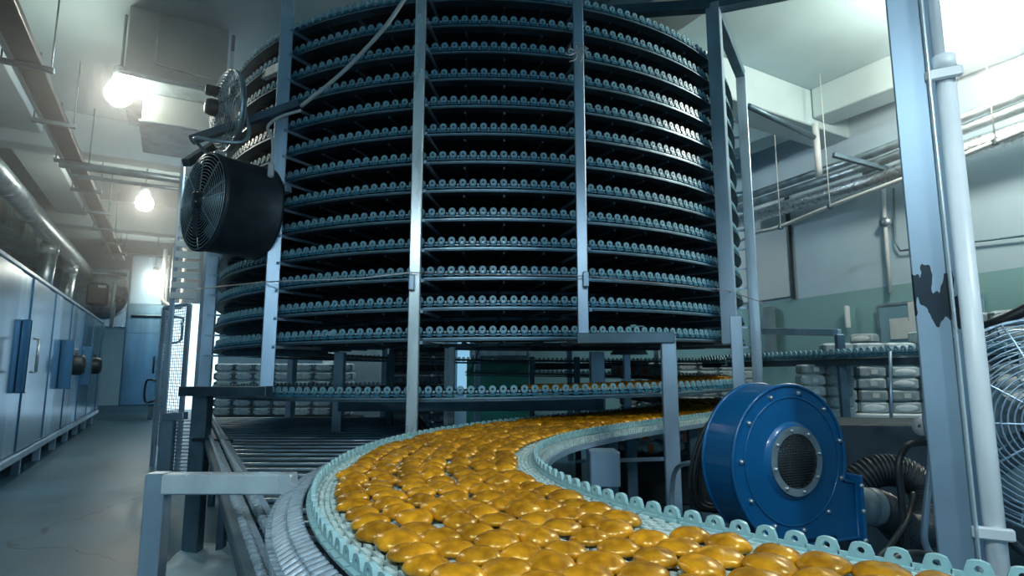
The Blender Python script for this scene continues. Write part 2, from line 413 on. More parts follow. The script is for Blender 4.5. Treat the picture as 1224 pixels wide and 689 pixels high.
# lower frame in front / beneath
lf = thing('belt_support_frame', 'grey steel stand with crossbeam in front of the tower beside the blue blower', 'frame', at(798, 600, 3.2)*1)
lf.location.z = 0
q0 = at(690, 405, 3.26); q1 = at(806, 404, 3.18)
part('crossbeam', MB().bar(q0, q1, .075, .058), 'steel_dark', lf)
p = at(798, 397, 3.20)
part('leg', MB().rbox((p.x, p.y, p.z/2-.02), (.078, .07, p.z-.0), .004, RZ(-.15)), 'steel', lf)
p = at(879, 378, 3.62)
part('leg', MB().rbox((p.x, p.y, p.z/2), (.07, .065, p.z), .004, RZ(-.35)), 'steel', lf)
p = at(720, 600, 3.8); part('leg', MB().rbox((p.x, p.y, .41), (.11, .11, .82), .004), 'steel_dark', lf)
p = at(756, 600, 4.1); part('leg', MB().rbox((p.x, p.y, .41), (.07, .07, .82), .004), 'steel_dark', lf)
part('brace', MB().bar(at(690, 552, 3.8), at(792, 549, 3.2), .02, .02), 'steel', lf)

# frame inside under the tower, back posts and beam
uf = thing('understructure', 'dark steel legs and rails below the spiral tower', 'frame', (-.3, 5.2, 0))
for u, w, Y, m, z1 in ((405, .075, 4.6, 'steel', 1.33), (466, .06, 5.2, 'steel_dark', 1.33), (537, .085, 5.0, 'steel_bright', 1.40), (714, .12, 5.2, 'steel', 1.35), (750, .06, 5.4, 'steel', 1.33), (636, .05, 6.2, 'steel_dark', 1.33), (690, .06, 6.4, 'steel_dark', 1.33)):
    p = at(u, 470, Y); part('leg', MB().rbox((p.x, p.y, z1/2), (w, w, z1), .004), m, uf)
part('rail', MB().bar(at(404, 484, 4.55), at(720, 484, 5.15), .06, .10), 'steel_dark', uf)
for v in (415, 438, 462):
    part('rail', MB().bar(at(470, v+3, 6.6), at(532, v+2, 6.7), .05, .07), 'black_metal', uf); part('rail', MB().bar(at(634, v+1, 6.8), at(760, v-1, 7.0), .05, .07), 'black_metal', uf)
part('brace_wire', MB().tube([at(506, 405, 4.9), at(528, 460, 4.9)], .006, 6), 'steel_dark', uf)
part('brace_wire', MB().tube([at(578, 405, 5.2), at(562, 445, 5.2)], .006, 6), 'steel_dark', uf)

# ------------------------------------------------------------------ bun belt path (right edge, looking along travel = inner edge)
BZ = .88; WB = .667
ac = Vector((1.468, 2.113)); ar = 1.385; a1 = math.radians(-120.84); a2 = math.radians(-37.6)
E_ = []
RB = 2.30; THJ = math.radians(-25)
for i in range(0, 60):
    th = math.radians(130)+(THJ-math.radians(130))*i/60
    q = tw(th, RB, BZ+TP*(th-THJ)/(2*PI)); E_.append(q)
j0 = tw(THJ, RB, BZ); d0 = Vector((math.sin(THJ), -math.cos(THJ), 0))
j1 = Vector((ac.x+ar*math.sin(a1), ac.y-ar*math.cos(a1), BZ)); d1 = Vector((math.cos(a1), math.sin(a1), 0))
E_ += bez(j0, j0+d0*.8, j1-d1*.8, j1, 50)[:-1]
for i in range(80):
    t = a1+(a2-a1)*i/80; E_.append(Vector((ac.x+ar*math.sin(t), ac.y-ar*math.cos(t), BZ)))
j2 = Vector((ac.x+ar*math.sin(a2), ac.y-ar*math.cos(a2), BZ)); d2 = Vector((math.cos(a2), math.sin(a2), 0))
for i in range(31): E_.append(j2+d2*(.04*i))
SL = [0.]
for i in range(1, len(E_)): SL.append(SL[-1]+(E_[i]-E_[i-1]).length)
import bisect
def bp(s, off=0.):
    """point on the belt: s along inner edge, off metres across towards the outer edge"""
    s = min(max(s, 0), SL[-1]-1e-4); i = min(bisect.bisect_right(SL, s)-1, len(E_)-2)
    f = (s-SL[i])/(SL[i+1]-SL[i])
    ta = (E_[min(i+1, len(E_)-1)]-E_[max(i-1, 0)]).normalized(); tb = (E_[min(i+2, len(E_)-1)]-E_[i]).normalized()
    t = (ta*(1-f)+tb*f).normalized()
    n = Vector((t.y, -t.x, 0)).normalized()
    return E_[i]*(1-f)+E_[i+1]*f+n*off, t, n
SJ = SL[60]      # joint: s where the belt leaves the circle
bb = thing('bun_conveyor_belt', 'pale green mesh conveyor belt curving through the foreground under golden buns', 'conveyor belt', (0, 2, 0))
# carrier strips below the mesh
mb = MB(); vs = []; fs = []; n = 320
for i in range(n+1):
    s = SL[-1]*i/n; p, t, nn = bp(s, 0); q = p+nn*WB
    for a, dz in ((p, -.012), (q, -.012), (q, -.028), (p, -.028)): vs.append(a+Vector((0, 0, dz)))
for i in range(n):
    for k in range(4): fs.append((i*4+k, i*4+(k+1) % 4, i*4+4+(k+1) % 4, i*4+4+k))
part('belt_base', mb.add(vs, fs), 'belt_dark', bb)
# link mesh: staggered plastic links joined by rods, from where the belt is in view
link = MB().box((0, 0, -.004), (.026, .009, .009)); rod = MB().box((0, 0, -.006), (.005, 1, .005))
lm = []; rm = []
s = SJ-.6; j = 0; NL = 25
while s < SL[-1]-.02:
    p, t, nn = bp(s, WB/2); pl = (bp(s+.005, WB/2)[0]-bp(s-.005, WB/2)[0]).length/.01
    for k in range(NL):
        off = WB*(k+.5+(.25 if j % 2 else -.25))/NL
        q, t, _ = bp(s, off)
        k1 = (bp(s+.005, off)[0]-bp(s-.005, off)[0]).length/.01
        Mx = mat_at(q, t); Mx = Mx @ Matrix.Diagonal((max(.7, k1), 1, 1, 1)); lm.append(Mx)
    rm.append(mat_at(p, t) @ Matrix.Diagonal((1, WB, 1, 1)))
    s += .0212; j += 1
o = part('belt_links', MB().inst(link, lm), 'belt_white', bb); o['kind'] = 'stuff'
o = part('belt_rods', MB().inst(rod, rm), 'belt_mint', bb); o['kind'] = 'stuff'
# lugs along both edges
lugm = make_lug(.038, .030, .010, .0058, .017, .20, .48); lugm.box((0, .006, .002), (.044, .018, .006)); lugm.box((.025, .002, .006), (.016, .006, .010))
lme = lugm.mesh('edge_lug', 'lug_mint')
inv = Matrix.Translation(-bb.location)
s = SJ-1.2
while s < SL[-1]-.05:
    q, t, nn = bp(s, 0); place('edge_lug', lme, bb, mw=inv @ mat_at(q, t)); s += .052
far = []
s = SJ-.3; acc = 0
while s < SL[-1]-.02:
    q, t, nn = bp(s, WB); k1 = (bp(s+.005, WB)[0]-bp(s-.005, WB)[0]).length/.01
    place('edge_lug', lme, bb, mw=inv @ mat_at(q, t)); s += .052/max(k1, .5)
# outer side chain: slanting grey ribs in rows
rib1 = MB().rbox((0, .030, -.008), (.016, .036, .010), .003, Matrix.Rotation(-.25, 3, 'X')); rib1.rbox((.008, .062, -.020), (.014, .034, .012), .003, Matrix.Rotation(-.5, 3, 'X')); rib1.box((.004, .082, -.036), (.013, .012, .026))
ms = []; s = SJ
while s < SL[-1]-.02:
    q, t, nn = bp(s, WB+.01); k1 = (bp(s+.005, WB)[0]-bp(s-.005, WB)[0]).length/.01
    ms.append(mat_at(q, t)); s += .026/max(k1, .5)
o = part('side_chain', MB().inst(rib1, ms), 'chain_grey', bb); o['kind'] = 'stuff'
tooth = MB().box((0, -.018, -.024), (.013, .010, .040)); tooth.box((.010, -.012, -.008), (.030, .022, .008))
ms = []; s = SJ-1.0
while s < SL[-1]-.02:
    q, t, nn = bp(s, 0); ms.append(mat_at(q, t)); s += .026
o = part('side_teeth', MB().inst(tooth, ms), 'belt_white', bb); o['kind'] = 'stuff'
def strip(off0, off1, z0, z1, s0, s1, n=160):
    vs = []; fs = []
    for i in range(n+1):
        s = s0+(s1-s0)*i/n
        for off, z in ((off0, z1), (off1, z1), (off1, z0), (off0, z0)): vs.append(bp(s, off)[0]+Vector((0, 0, z)))
    for i in range(n):
        for k in range(4): fs.append((i*4+k, i*4+(k+1) % 4, i*4+4+(k+1) % 4, i*4+4+k))
    return MB().add(vs, fs)
part('inner_guide_rail', strip(-.045, -.03, -.055, -.03, SJ-.5, SL[-1]), 'steel', bb)
part('outer_guide_rail', strip(WB+.06, WB+.08, -.085, -.055, SJ, SL[-1]), 'steel_dark', bb)
for s_, off in ((SJ+.9, .1), (SJ+1.9, .1), (SJ+1.3, .55)):
    q = bp(s_, off)[0]; part('leg', MB().rbox((q.x, q.y, .42), (.06, .06, .84), .004), 'steel_dark', bb)
q = bp(SJ+2.5, -.12)[0]
part('bracket', MB().rbox((q.x+.05, q.y+.1, .74), (.14, .14, .16), .006), 'steel', bb)

# ------------------------------------------------------------------ buns
def bun_mesh(seed):
    rnd = random.Random(seed); n = 20; prof = [(0.0, .0), (.72, .0), (.93, .07), (1.0, .22), (.97, .40), (.86, .62), (.66, .82), (.38, .95), (.14, 1.0)]
    ph = [rnd.uniform(0, 6.28) for _ in range(4)]; am = [rnd.uniform(.01, .035) for _ in range(4)]
    vs = []; fs = []
    dx, dy = rnd.uniform(-.1, .1), rnd.uniform(-.1, .1)
    for (r, h) in prof[1:]:
        for k in range(n):
            a = 2*PI*k/n; rr = r*(1+sum(am[i]*math.cos((i+2)*a+ph[i]) for i in range(4)))
            hh = h*(1+.06*math.cos(2*a+ph[0])*(1-r)+.05*math.cos(3*a+ph[1])*r)
            vs.append((.0385*rr*math.cos(a)+dx*h*.01, .0385*rr*math.sin(a)+dy*h*.01, .0235*hh))
    L = len(prof)-1
    fs = [(i*n+k, i*n+(k+1) % n, (i+1)*n+(k+1) % n, (i+1)*n+k) for i in range(L-1) for k in range(n)]
    fs += [tuple(range(n-1, -1, -1)), tuple(range((L-1)*n, L*n))]
    return MB().add(vs, fs, 0, True)
buns = [bun_mesh(k) for k in range(6)]; bun_me = [b.mesh('bun', 'glazed_bun') for b in buns]
spots = []
rnd = random.Random(3)
files = [.108+.0775*k for k in range(7)]
for fi, off in enumerate(files):
    s = SJ-1.1+(.038 if fi % 2 else 0)+rnd.uniform(-.01, .01)
    while s < SL[-1]-.1:
        kk = (bp(s+.01, off)[0]-bp(s-.01, off)[0]).length/.02
        if rnd.random() > .02: spots.append((s, min(WB-.055, max(.085, off+rnd.uniform(-.012, .012))), kk))
        s += rnd.uniform(.068, .084)/max(kk, .5)
# on the outer side of the bend rows spread apart: add fill-ins there
mats_ = []; meta = {}; SA = SL[110]
for ss, of, kk in spots:
    q, t, nn = bp(ss, of)
    R = mat_at(q, t)
    tilt = rnd.uniform(-.08, .12)
    sc = rnd.uniform(.95, 1.10)
    Mx = R @ Matrix.Rotation(rnd.uniform(0, 6.28), 4, 'Z')
    Mx = R @ Matrix.Rotation(tilt, 4, 'Y') @ Matrix.Rotation(rnd.uniform(-.06, .06), 4, 'X') @ Matrix.Rotation(rnd.uniform(0, 6.28), 4, 'Z') @ Matrix.Diagonal((sc*rnd.uniform(.96, 1.06), sc, rnd.uniform(.9, 1.15), 1))
    Mx = Matrix.Translation((0, 0, .0015+abs(tilt)*.036+rnd.uniform(0, .002))) @ Mx
    mats_.append(Mx); meta[id(Mx)] = (ss, of)
mats_.sort(key=lambda m: (m.translation-Vector((0, 0, CZ))).length)
def in_view(m):
    p = m.translation-Vector((0, 0, CZ)); d = p.y*math.cos(PITCH)+p.z*math.sin(PITCH); u = -p.y*math.sin(PITCH)+p.z*math.cos(PITCH)
    return d > .1 and abs(p.x/d) < .9 and -.53 < u/d
vis = [m for m in mats_ if in_view(m)]
for i, m in enumerate(vis[:300]):
    o = place('bun', bun_me[i % 6], mw=m)
    ss, of = meta[id(m)]
    za = 'in the outer file by the left belt edge' if of > WB-.13 else ('in the inner file by the right belt lugs' if of < .16 else 'in the middle of the belt')
    zb = 'close to the camera' if ss > SA+1.45 else ('at the bend' if ss > SA+.35 else 'heading under the tower')
    tag(o, 'glossy golden-brown bun %s, %s' % (za, zb), 'bun', 'glazed buns %s %s' % (za, zb))
mb = MB()
for i, m in enumerate(vis[300:]): mb.inst(buns[i % 6], [m])
o = mb.build('bun_rows', 'glazed_bun'); o['kind'] = 'stuff'
tag(o, 'far rows of golden-brown buns on the belt running under the tower', 'buns')
mb = MB(); k = 0
for i in range(44):
    th = math.radians(-78)+i*.034
    for jx in range(9):
        r = TR-.07-jx*.07+rnd.uniform(-.01, .01); a = th+rnd.uniform(-.006, .006)+(.017 if jx % 2 else 0)
        mb.inst(buns[k % 6], [Matrix.Translation(tw(a, r, ztl(a)+.001)) @ Matrix.Rotation(rnd.uniform(0, 6), 4, 'Z')]); k += 1
o = mb.build('bun_ring', 'glazed_bun'); o['kind'] = 'stuff'
tag(o, 'dim brown buns riding on the lowest belt ring of the tower', 'buns')

# ------------------------------------------------------------------ infeed belt to the right
ib = thing('infeed_belt', 'straight dark belt with lugs leaving the tower to the right past the wall', 'conveyor belt', (2.4, 4, 0))
i0 = Vector((2.05, 6.4, 1.30)); i1 = Vector((2.47, 4.0, 1.31)); i2 = Vector((2.62, 2.4, 1.31))
ip = spline([i0, i1, i2], 30)
def strip_path(P, w0, w1, z0, z1):
    vs = []; fs = []
    for i, p in enumerate(P):
        t = (P[min(i+1, len(P)-1)]-P[max(i-1, 0)]).normalized(); n = Vector((t.y, -t.x, 0))
        for w, z in ((w0, z1), (w1, z1), (w1, z0), (w0, z0)): vs.append(p+n*w+Vector((0, 0, z)))
    for i in range(len(P)-1):
        for k in range(4): fs.append((i*4+k, i*4+(k+1) % 4, i*4+4+(k+1) % 4, i*4+4+k))
    fs += [(3, 2, 1, 0), tuple(len(vs)-4+k for k in range(4))]
    return MB().add(vs, fs)
part('belt_surface', strip_path(ip, -.55, 0, -.012, 0), 'belt_dark', ib)
part('edge_strip', strip_path(ip, -.02, .012, -.035, -.024), 'rail_pale', ib)
part('side_rail', strip_path(ip, -.06, -.01, -.085, -.036), 'steel_dark', ib)
lug = lug_tower(); lme2 = lug.mesh('edge_lug', ['lug_cyan', 'lug_teal', 'rail_pale']); inv = Matrix.Translation(-ib.location)
L = [0]
for a, b in zip(ip, ip[1:]): L.append(L[-1]+(b-a).length)
s = .03
while s < L[-1]:
    i = min(bisect.bisect_right(L, s)-1, len(ip)-2); f = (s-L[i])/(L[i+1]-L[i]); place('edge_lug', lme2, ib, mw=inv @ mat_at(ip[i].lerp(ip[i+1], f), ip[i+1]-ip[i])); s += .0616
p = at(1000, 400, 4.4)
part('leg', MB().rbox((p.x+.02, p.y, p.z/2), (.055, .06, p.z), .004, RZ(-.2)), 'steel_dark', ib)
part('crossbar', MB().bar(at(912, 396, 4.9), at(1004, 398, 4.4), .05, .055), 'steel', ib)
part('hanger_rod', MB().tube([at(1064, 420, 3.8), at(1066, 540, 3.8)], .010, 8), 'steel', ib)

# ------------------------------------------------------------------ blue blower
BLO = Vector((.885, 1.9, .915))
bn = Vector((.38, -.925, 0)).normalized()      # face normal
bx = Vector((0, 0, 1)).cross(bn).normalized()  # face right
if bx.x < 0: bx = -bx
BR = Matrix((bx, Vector((0, 0, 1)), bn)).transposed()   # local x right, y up, z out of the face
def bl(x, y, z): return BLO+BR @ Vector((x, y, z))
bw = thing('blower', 'large blue painted centrifugal blower with round inlet grille and bolts beside the belt', 'blower', (BLO.x, BLO.y, 0))
out = []
for k in range(49):
    a = math.radians(-25+k*245/48); r = .222+.036*k/48
    out.append((r*math.cos(a), r*math.sin(a)))
out = [(.205, -.10)]+out[0:0]+out
# build the scroll outline: outlet top corner, up and round ccw, bottom straight to outlet
sc_ = [(.262, -.085), (.215, -.075)]
for k in range(50):
    a = math.radians(-18+k*288/49); r = .222+.034*k/49
    sc_.append((r*math.cos(a), r*math.sin(a)))
sc_ += [(.262, -.258)]
N = len(sc_); D = .125
vs = [bl(x, y, 0) for x, y in sc_]+[bl(x, y, -D) for x, y in sc_]
housing = MB().add(vs, [tuple(range(N)), tuple(range(2*N-1, N-1, -1))])
housing.add(vs, [(i, N+i, N+(i+1) % N, (i+1) % N) for i in range(N)], 0, False)
part('housing', housing, 'blue_paint', bw)
# raised rim bead around the face
bead = MB()
for zz in (.002, -D-.002): bead.tube([bl(x, y, zz) for x, y in sc_], .006, 6, closed=True)
part('rim_bead', bead, 'blue_paint', bw)
part('face_seam', MB().tube([bl(.196*math.cos(2*PI*k/60), .196*math.sin(2*PI*k/60)+.0, .001) for k in range(60)], .003, 6, closed=True), 'blue_paint', bw)
part('inlet_collar', MB().lathe([(.120, 0), (.112, .008), (.104, .012), (.100, .012)], 48, bl(0, 0, 0), bn), 'blue_paint', bw)
ir = part('inlet_ring', MB().lathe([(.106, .012), (.106, .017), (.084, .017), (.082, .0)], 48, bl(0, 0, 0), bn, smooth=False), 'ring_grey', bw)
part('inlet_void', MB().lathe([(.082, .006), (.001, .004)], 40, bl(0, 0, 0), bn), 'drum_dark', bw)
g = MB()
for k in range(-10, 11):
    o_ = k*.0078; h = math.sqrt(max(0, .082**2-o_**2))
    if h > .01:
        g.tube([bl(o_-0, -h, .016), bl(o_, h, .016)], .0014, 5); g.tube([bl(-h, o_, .0175), bl(h, o_, .0175)], .0014, 5)
part('inlet_grille', g, 'black_metal', bw)
bolt = MB().lathe([(.0075, 0), (.0075, .004), (.005, .008), (.001, .009)], 10); bme = bolt.mesh('bolt', 'bolt')
B4 = BR.to_4x4()
inv = Matrix.Translation(-bw.location)
for k in range(11):
    a = 2*PI*k/11+.25; place('bolt', bme, bw, mw=inv @ Matrix.Translation(bl(.212*math.cos(a), .212*math.sin(a), .001)) @ B4)
for k in range(8):
    a = 2*PI*k/8+.2; place('bolt', bme, ir, mw=Matrix.Translation(bl(.095*math.cos(a), .095*math.sin(a), .017)) @ B4 @ Matrix.Diagonal((.8, .8, .8, 1)))
of_ = part('outlet_flange', MB().rbox(bl(.268, -.172, -D/2+.0), (.014, .225, D+.05), .003, BR), 'blue_paint', bw)
for dy in (-.09, 0.0, .08): place('bolt', bme, of_, mw=Matrix.Translation(bl(.264, -.172+dy, .022)) @ B4)
part('motor', MB().lathe([(.02, -.22), (.08, -.215), (.09, -.20), (.09, -.13), (.05, -.12)], 28, bl(0, 0, 0), bn), 'blue_paint', bw)
part('stand', MB().rbox(bl(0, -.45, -.10), (.36, .44, .2), .01, BR), 'black_metal', bw)
# outlet cone + flexible hose
hs = thing('flexible_hose', 'black corrugated flexible hose looping from the blower outlet', 'hose', (1.3, 2.0, 0))
c0 = bl(.275, -.17, -.085); c1 = at(1042, 606, 2.12)
part('outlet_cone', MB().lathe([(.078, 0), (.058, (c1-c0).length)], 24, c0, c1-c0), 'hose_grey', hs)
part('hose_clamp', MB().lathe([(.061, -.02), (.064, -.015), (.064, .01), (.061, .015)], 24, c1, c1-c0), 'hose_grey', hs)
hp = spline([c1, at(1062, 614, 2.16), at(1084, 636, 2.22), at(1106, 630, 2.32), at(1108, 592, 2.42), at(1080, 566, 2.46), at(1045, 564, 2.48), at(1012, 586, 2.5)], 40)
part('hose', MB().tube(hp, lambda t: .060+.006*math.cos(t*2*PI*60), 14), 'hose_black', hs)
hs2 = thing('intake_hose', 'short black corrugated hose behind the blower top', 'hose', bl(.2, .1, -.4)); 
hs2.location.z = 0
part('hose', MB().tube(spline([bl(.18, .11, -.45), bl(.30, .12, -.5), bl(.36, .10, -.62)], 40), lambda t: .045+.006*math.cos(t*2*PI*20), 12), 'hose_black', hs2)
mt = tag(MB().rbox((1.95, 3.05, .47), (1.3, .4, .94), .01, RZ(-.15)).build('machine_cabinet', 'black_metal'), 'dark machine cabinet standing behind the blower under the stacked packs', 'cabinet')
# valve wheel and bent pipes by the column
vw = thing('gas_pipe', 'thin bent steel pipe with a valve standing left of the big column', 'pipe', (1.25, 1.85, 0))
part('pipe', MB().tube(spline([at(1113, 505, 1.85), at(1112, 560, 1.85), at(1106, 620, 1.85), at(1106, 650, 1.85), at(1118, 668, 1.85), at(1140, 678, 1.85)], 8), .010, 10), 'steel', vw)
part('valve_wheel', MB().lathe([(.006, -.006), (.028, -.006), (.030, 0), (.028, .006), (.006, .006)], 20, at(1101, 510, 1.86), (1, .25, 0)), 'cable_white', vw)
part('valve_body', MB().lathe([(.014, -.02), (.018, -.01), (.018, .03), (.012, .04)], 14, at(1108, 512, 1.86), (1, .2, 0)), 'steel', vw)
tag(MB().tube(spline([at(1108, 529, 1.84), at(1085, 533, 1.82), at(1074, 555, 1.8), at(1077, 590, 1.8), at(1080, 625, 1.8), at(1084, 670, 1.8)], 8), .010, 8).build('black_hose', 'rubber'), 'thin black hose hanging before the corrugated loop', 'hose')
tag(MB().tube(spline([at(1092, 590, 1.86), at(1085, 620, 1.8), at(1062, 655, 1.7), at(1050, 668, 1.65), at(1035, 700, 1.6)], 8), .008, 8).build('drooping_cable', 'rubber'), 'black cable drooping diagonally below the hose', 'cable')
tag(MB().tube(spline([at(1060, 676, 1.5), at(1085, 662, 1.6), at(1115, 664, 1.7), at(1145, 668, 1.8)], 8), .009, 8).build('floor_cable', 'rubber'), 'short dark cable arching over the floor beside the column foot', 'cable')
# cables coiled left of the blower
cl = thing('coiled_cable', 'black cables hanging in loops against the left side of the blower', 'cable', (.72, 2.25, 0))
for du, dv, YY in ((0, 0, 2.25), (6, 3, 2.28), (-5, 2, 2.3), (3, -4, 2.32)):
    part('loop', MB().tube(spline([at(868+du, 488+dv, YY), at(848+du, 510+dv, YY), at(834+du, 545+dv, YY), at(830+du, 580+dv, YY), at(838+du, 604+dv, YY), at(856+du, 608+dv, YY), at(872+du, 596+dv, YY)], 8), .008, 8), 'rubber', cl)
tag(MB().tube(spline([at(803, 630, 2.9), at(803, 590, 2.9), at(808, 562, 2.85), at(824, 554, 2.7), at(850, 560, 2.6)], 8), .011, 8).build('grey_conduit', 'galv'), 'grey conduit bent in an arch beside the steel leg', 'conduit')

# ------------------------------------------------------------------ column with white pipe (right)
cp = at(1139, 620, 1.55)
cm = thing('steel_column', 'wide grey steel column with dark stain at the right edge', 'column', (cp.x, cp.y, 0))
CR = RZ(math.radians(-28))
def cl_(x, y, z): return Vector((cp.x, cp.y, 0))+CR @ Vector((x, y, 0))+Vector((0, 0, z))
c_web = MB().rbox((0, 0, CEIL/2), (.016, .01, CEIL), .002)
def cpart(name, x, y, sx, sy, m): 
    o = MB().rbox((0, 0, CEIL/2), (sx, sy, CEIL), .003).build(name, m, cm); o.matrix_local = Matrix.Translation(CR @ Vector((x, y, 0))) @ CR.to_4x4(); return o
cpart('face_plate', 0, 0, .078, .012, 'column_steel')
cpart('edge_flange', .042, -.010, .008, .034, 'steel_bright')
cpart('web', .040, .06, .012, .11, 'column_steel')
cpart('back_plate', .065, .115, .06, .012, 'column_steel')
wp = thing('white_pipe', 'white vertical plastic pipe clamped to the right side of the column', 'pipe', cl_(.084, .01, 0))
part('pipe', MB().tube([cl_(.084, .015, 0), cl_(.084, .015, 2.02)], .0235, 18), 'white_pipe', wp)
part('pipe_socket', MB().tube([cl_(.084, .015, 2.02), cl_(.084, .015, 2.06)], .028, 18), 'white_pipe', wp)
part('upper_pipe', MB().tube([cl_(.078, .03, 2.06), cl_(.078, .03, CEIL)], .015, 14), 'white_pipe', wp)
for z in (.80, 2.0):
    part('clamp', MB().rbox(cl_(.076, -.012, z), (.085, .016, .030), .004, CR), 'white_pipe', wp)

# ------------------------------------------------------------------ fans
def cage(mb, C, n, R, depth, rings, spokes, r=.003, bulge=1.0):
    x, y, d = frame_of(n)
    for k in range(1, rings+1):
        rr = R*k/rings; h = depth*math.sqrt(max(0, 1-(k/rings)**2*.92))*bulge
        mb.tube([C+x*(rr*math.cos(2*PI*i/36))+y*(rr*math.sin(2*PI*i/36))+d*h for i in range(36)], r, 5, closed=True)
    for s_ in range(spokes):
        a = 2*PI*s_/spokes
        mb.tube([C+(x*math.cos(a)+y*math.sin(a))*(R*q)+d*(depth*math.sqrt(max(0, 1-q*q*.92))*bulge) for q in (.12, .35, .6, .8, .93, 1)], r*1.3, 5)
def blades(mb, C, n, R, nb, tw_=.5):
    x, y, d = frame_of(n)
    for b in range(nb):
        a = 2*PI*b/nb; vs = []; fs = []
        for i in range(6):
            q = .15+.85*i/5; wd = .22+.34*math.sin(q*2.4)
            for e, s_ in ((-1, 0), (1, 1)):
                aa = a+e*wd*.9+.3*q; vs.append(C+(x*math.cos(aa)+y*math.sin(aa))*R*q+d*(e*tw_*.10*R))
        for i in range(5): fs.append((2*i, 2*i+1, 2*i+3, 2*i+2))
        o = len(vs); vs2 = [v+d*.004 for v in vs]; mb.add(vs+vs2, fs+[tuple(j+o for j in reversed(f)) for f in fs], 0, True)
fn = Vector((-.63, -.777, 0)).normalized()
dC = at(242, 241, 3.45)
df = thing('drum_fan', 'big black drum fan with wire grille mounted left of the spiral tower', 'fan', dC)
R_ = .30
part('drum_shell', MB().lathe([(R_*.97, 0), (R_*1.02, 0), (R_*1.02, -.03), (R_, -.035), (R_, -.33), (R_*1.03, -.34), (R_*1.03, -.36), (R_*.97, -.36)], 48, dC, fn), 'black_metal', df)
part('shell_lining', MB().lathe([(R_*.965, -.002), (R_*.965, -.355)], 48, dC, fn), 'drum_dark', df)
g = MB(); cage(g, dC, fn, R_*.98, .02, 15, 8, .0028); part('front_grille', g, 'galv', df)
g = MB(); blades(g, dC-fn*.14, fn, R_*.9, 5, .8); part('blade_set', g, 'grey_cabinet', df)
hb_ = part('hub', MB().lathe([(.001, .05), (.05, .045), (.06, .02), (.06, -.15)], 24, dC, fn), 'black_metal', df)
part('motor_strut', MB().bar(dC-Vector((0, 0, R_*.75))+fn*.025, dC+fn*.04+Vector((0, 0, .05)), .03, .03), 'black_metal', df)
part('rear_cover', MB().lathe([(R_*.97, -.345), (.001, -.35)], 32, dC, fn), 'drum_dark', df)
sub('motor_cable', MB().tube(spline([dC+fn*.045, dC+fn*.07+Vector((.06, 0, -.01)), dC+fn*.04+Vector((.14, .02, .12)), dC+Vector((.22, .1, .22))], 8), .005, 6), 'cable_white', hb_)
# round cage fan above it
pC2 = at(273, 133, 3.62); fn2 = Vector((-.72, -.69, -.05)).normalized()
pf = thing('cage_fan', 'round metal cage fan with tubular stand above the black drum fan', 'fan', pC2)
g = MB(); cage(g, pC2, fn2, .262, .075, 13, 12, .0030); part('front_cage', g, 'galv', pf)
g = MB(); cage(g, pC2, -fn2, .262, .065, 13, 12, .0030); part('rear_cage', g, 'galv', pf)
part('rim', MB().lathe([(.261, -.014), (.268, -.014), (.268, .014), (.261, .014), (.261, -.014)], 40, pC2, fn2), 'galv', pf)
g = MB(); blades(g, pC2, fn2, .225, 4, .6); part('blade_set', g, 'galv', pf)
part('motor', MB().lathe([(.001, .14), (.045, .135), (.055, .11), (.055, .04)], 20, pC2, fn2), 'black_metal', pf)
part('control_box', MB().rbox(pC2+fn2*.10+Vector((0, 0, .11)), (.09, .05, .06), .006, RZ(.6)), 'black_metal', pf)
part('stand_tube', MB().tube(spline([at(290, 126, 3.55), at(296, 145, 3.5), at(297, 162, 3.45), at(288, 170, 3.4), at(262, 169, 3.35), at(238, 165, 3.35), at(233, 168, 3.4), at(246, 182, 3.5)], 8), .011, 10), 'galv', pf)
part('pivot_knob', MB().rbox(at(289, 124, 3.55), (.03, .03, .05), .006), 'cable_white', pf)
# right foreground fan
rC = at(1258, 508, 1.62); fn3 = Vector((-.45, -.89, .05)).normalized()
rf = thing('floor_fan', 'large round wire cage fan cut off by the right edge beside the white pipe', 'fan', rC)
g = MB(); cage(g, rC, fn3, .285, .09, 20, 10, .0026); part('front_cage', g, 'steel', rf)
g = MB(); cage(g, rC, -fn3, .285, .08, 14, 10, .0024); part('rear_cage', g, 'steel', rf)
part('rim', MB().lathe([(.283, -.012), (.291, -.012), (.291, .012), (.283, .012), (.283, -.012)], 48, rC, fn3), 'steel', rf)
g = MB(); blades(g, rC, fn3, .25, 4, .7); part('blade_set', g, 'grey_cabinet', rf)
part('hub', MB().lathe([(.001, .075), (.05, .07), (.055, -.12), (.001, -.13)], 20, rC, fn3), 'black_metal', rf)
part('stand', MB().tube(spline([rC+Vector((-.20, .0, -.22)), rC+Vector((-.12, -.02, -.33)), rC+Vector((.1, 0, -.36)), rC+Vector((.3, 0, -.3))], 8), .012, 8), 'black_metal', rf)
part('stand_pole', MB().tube([rC+Vector((0, .03, -.36)), Vector((rC.x, rC.y+.03, .0))], .016, 10), 'black_metal', rf)
tag(MB().tube(spline([at(1150, 402, 2.3), at(1185, 388, 2.2), at(1210, 378, 2.15), at(1245, 360, 2.1)], 8), .020, 10).build('thick_black_hose', 'rubber'), 'thick black hose rising at the right edge above the wire fan', 'hose')

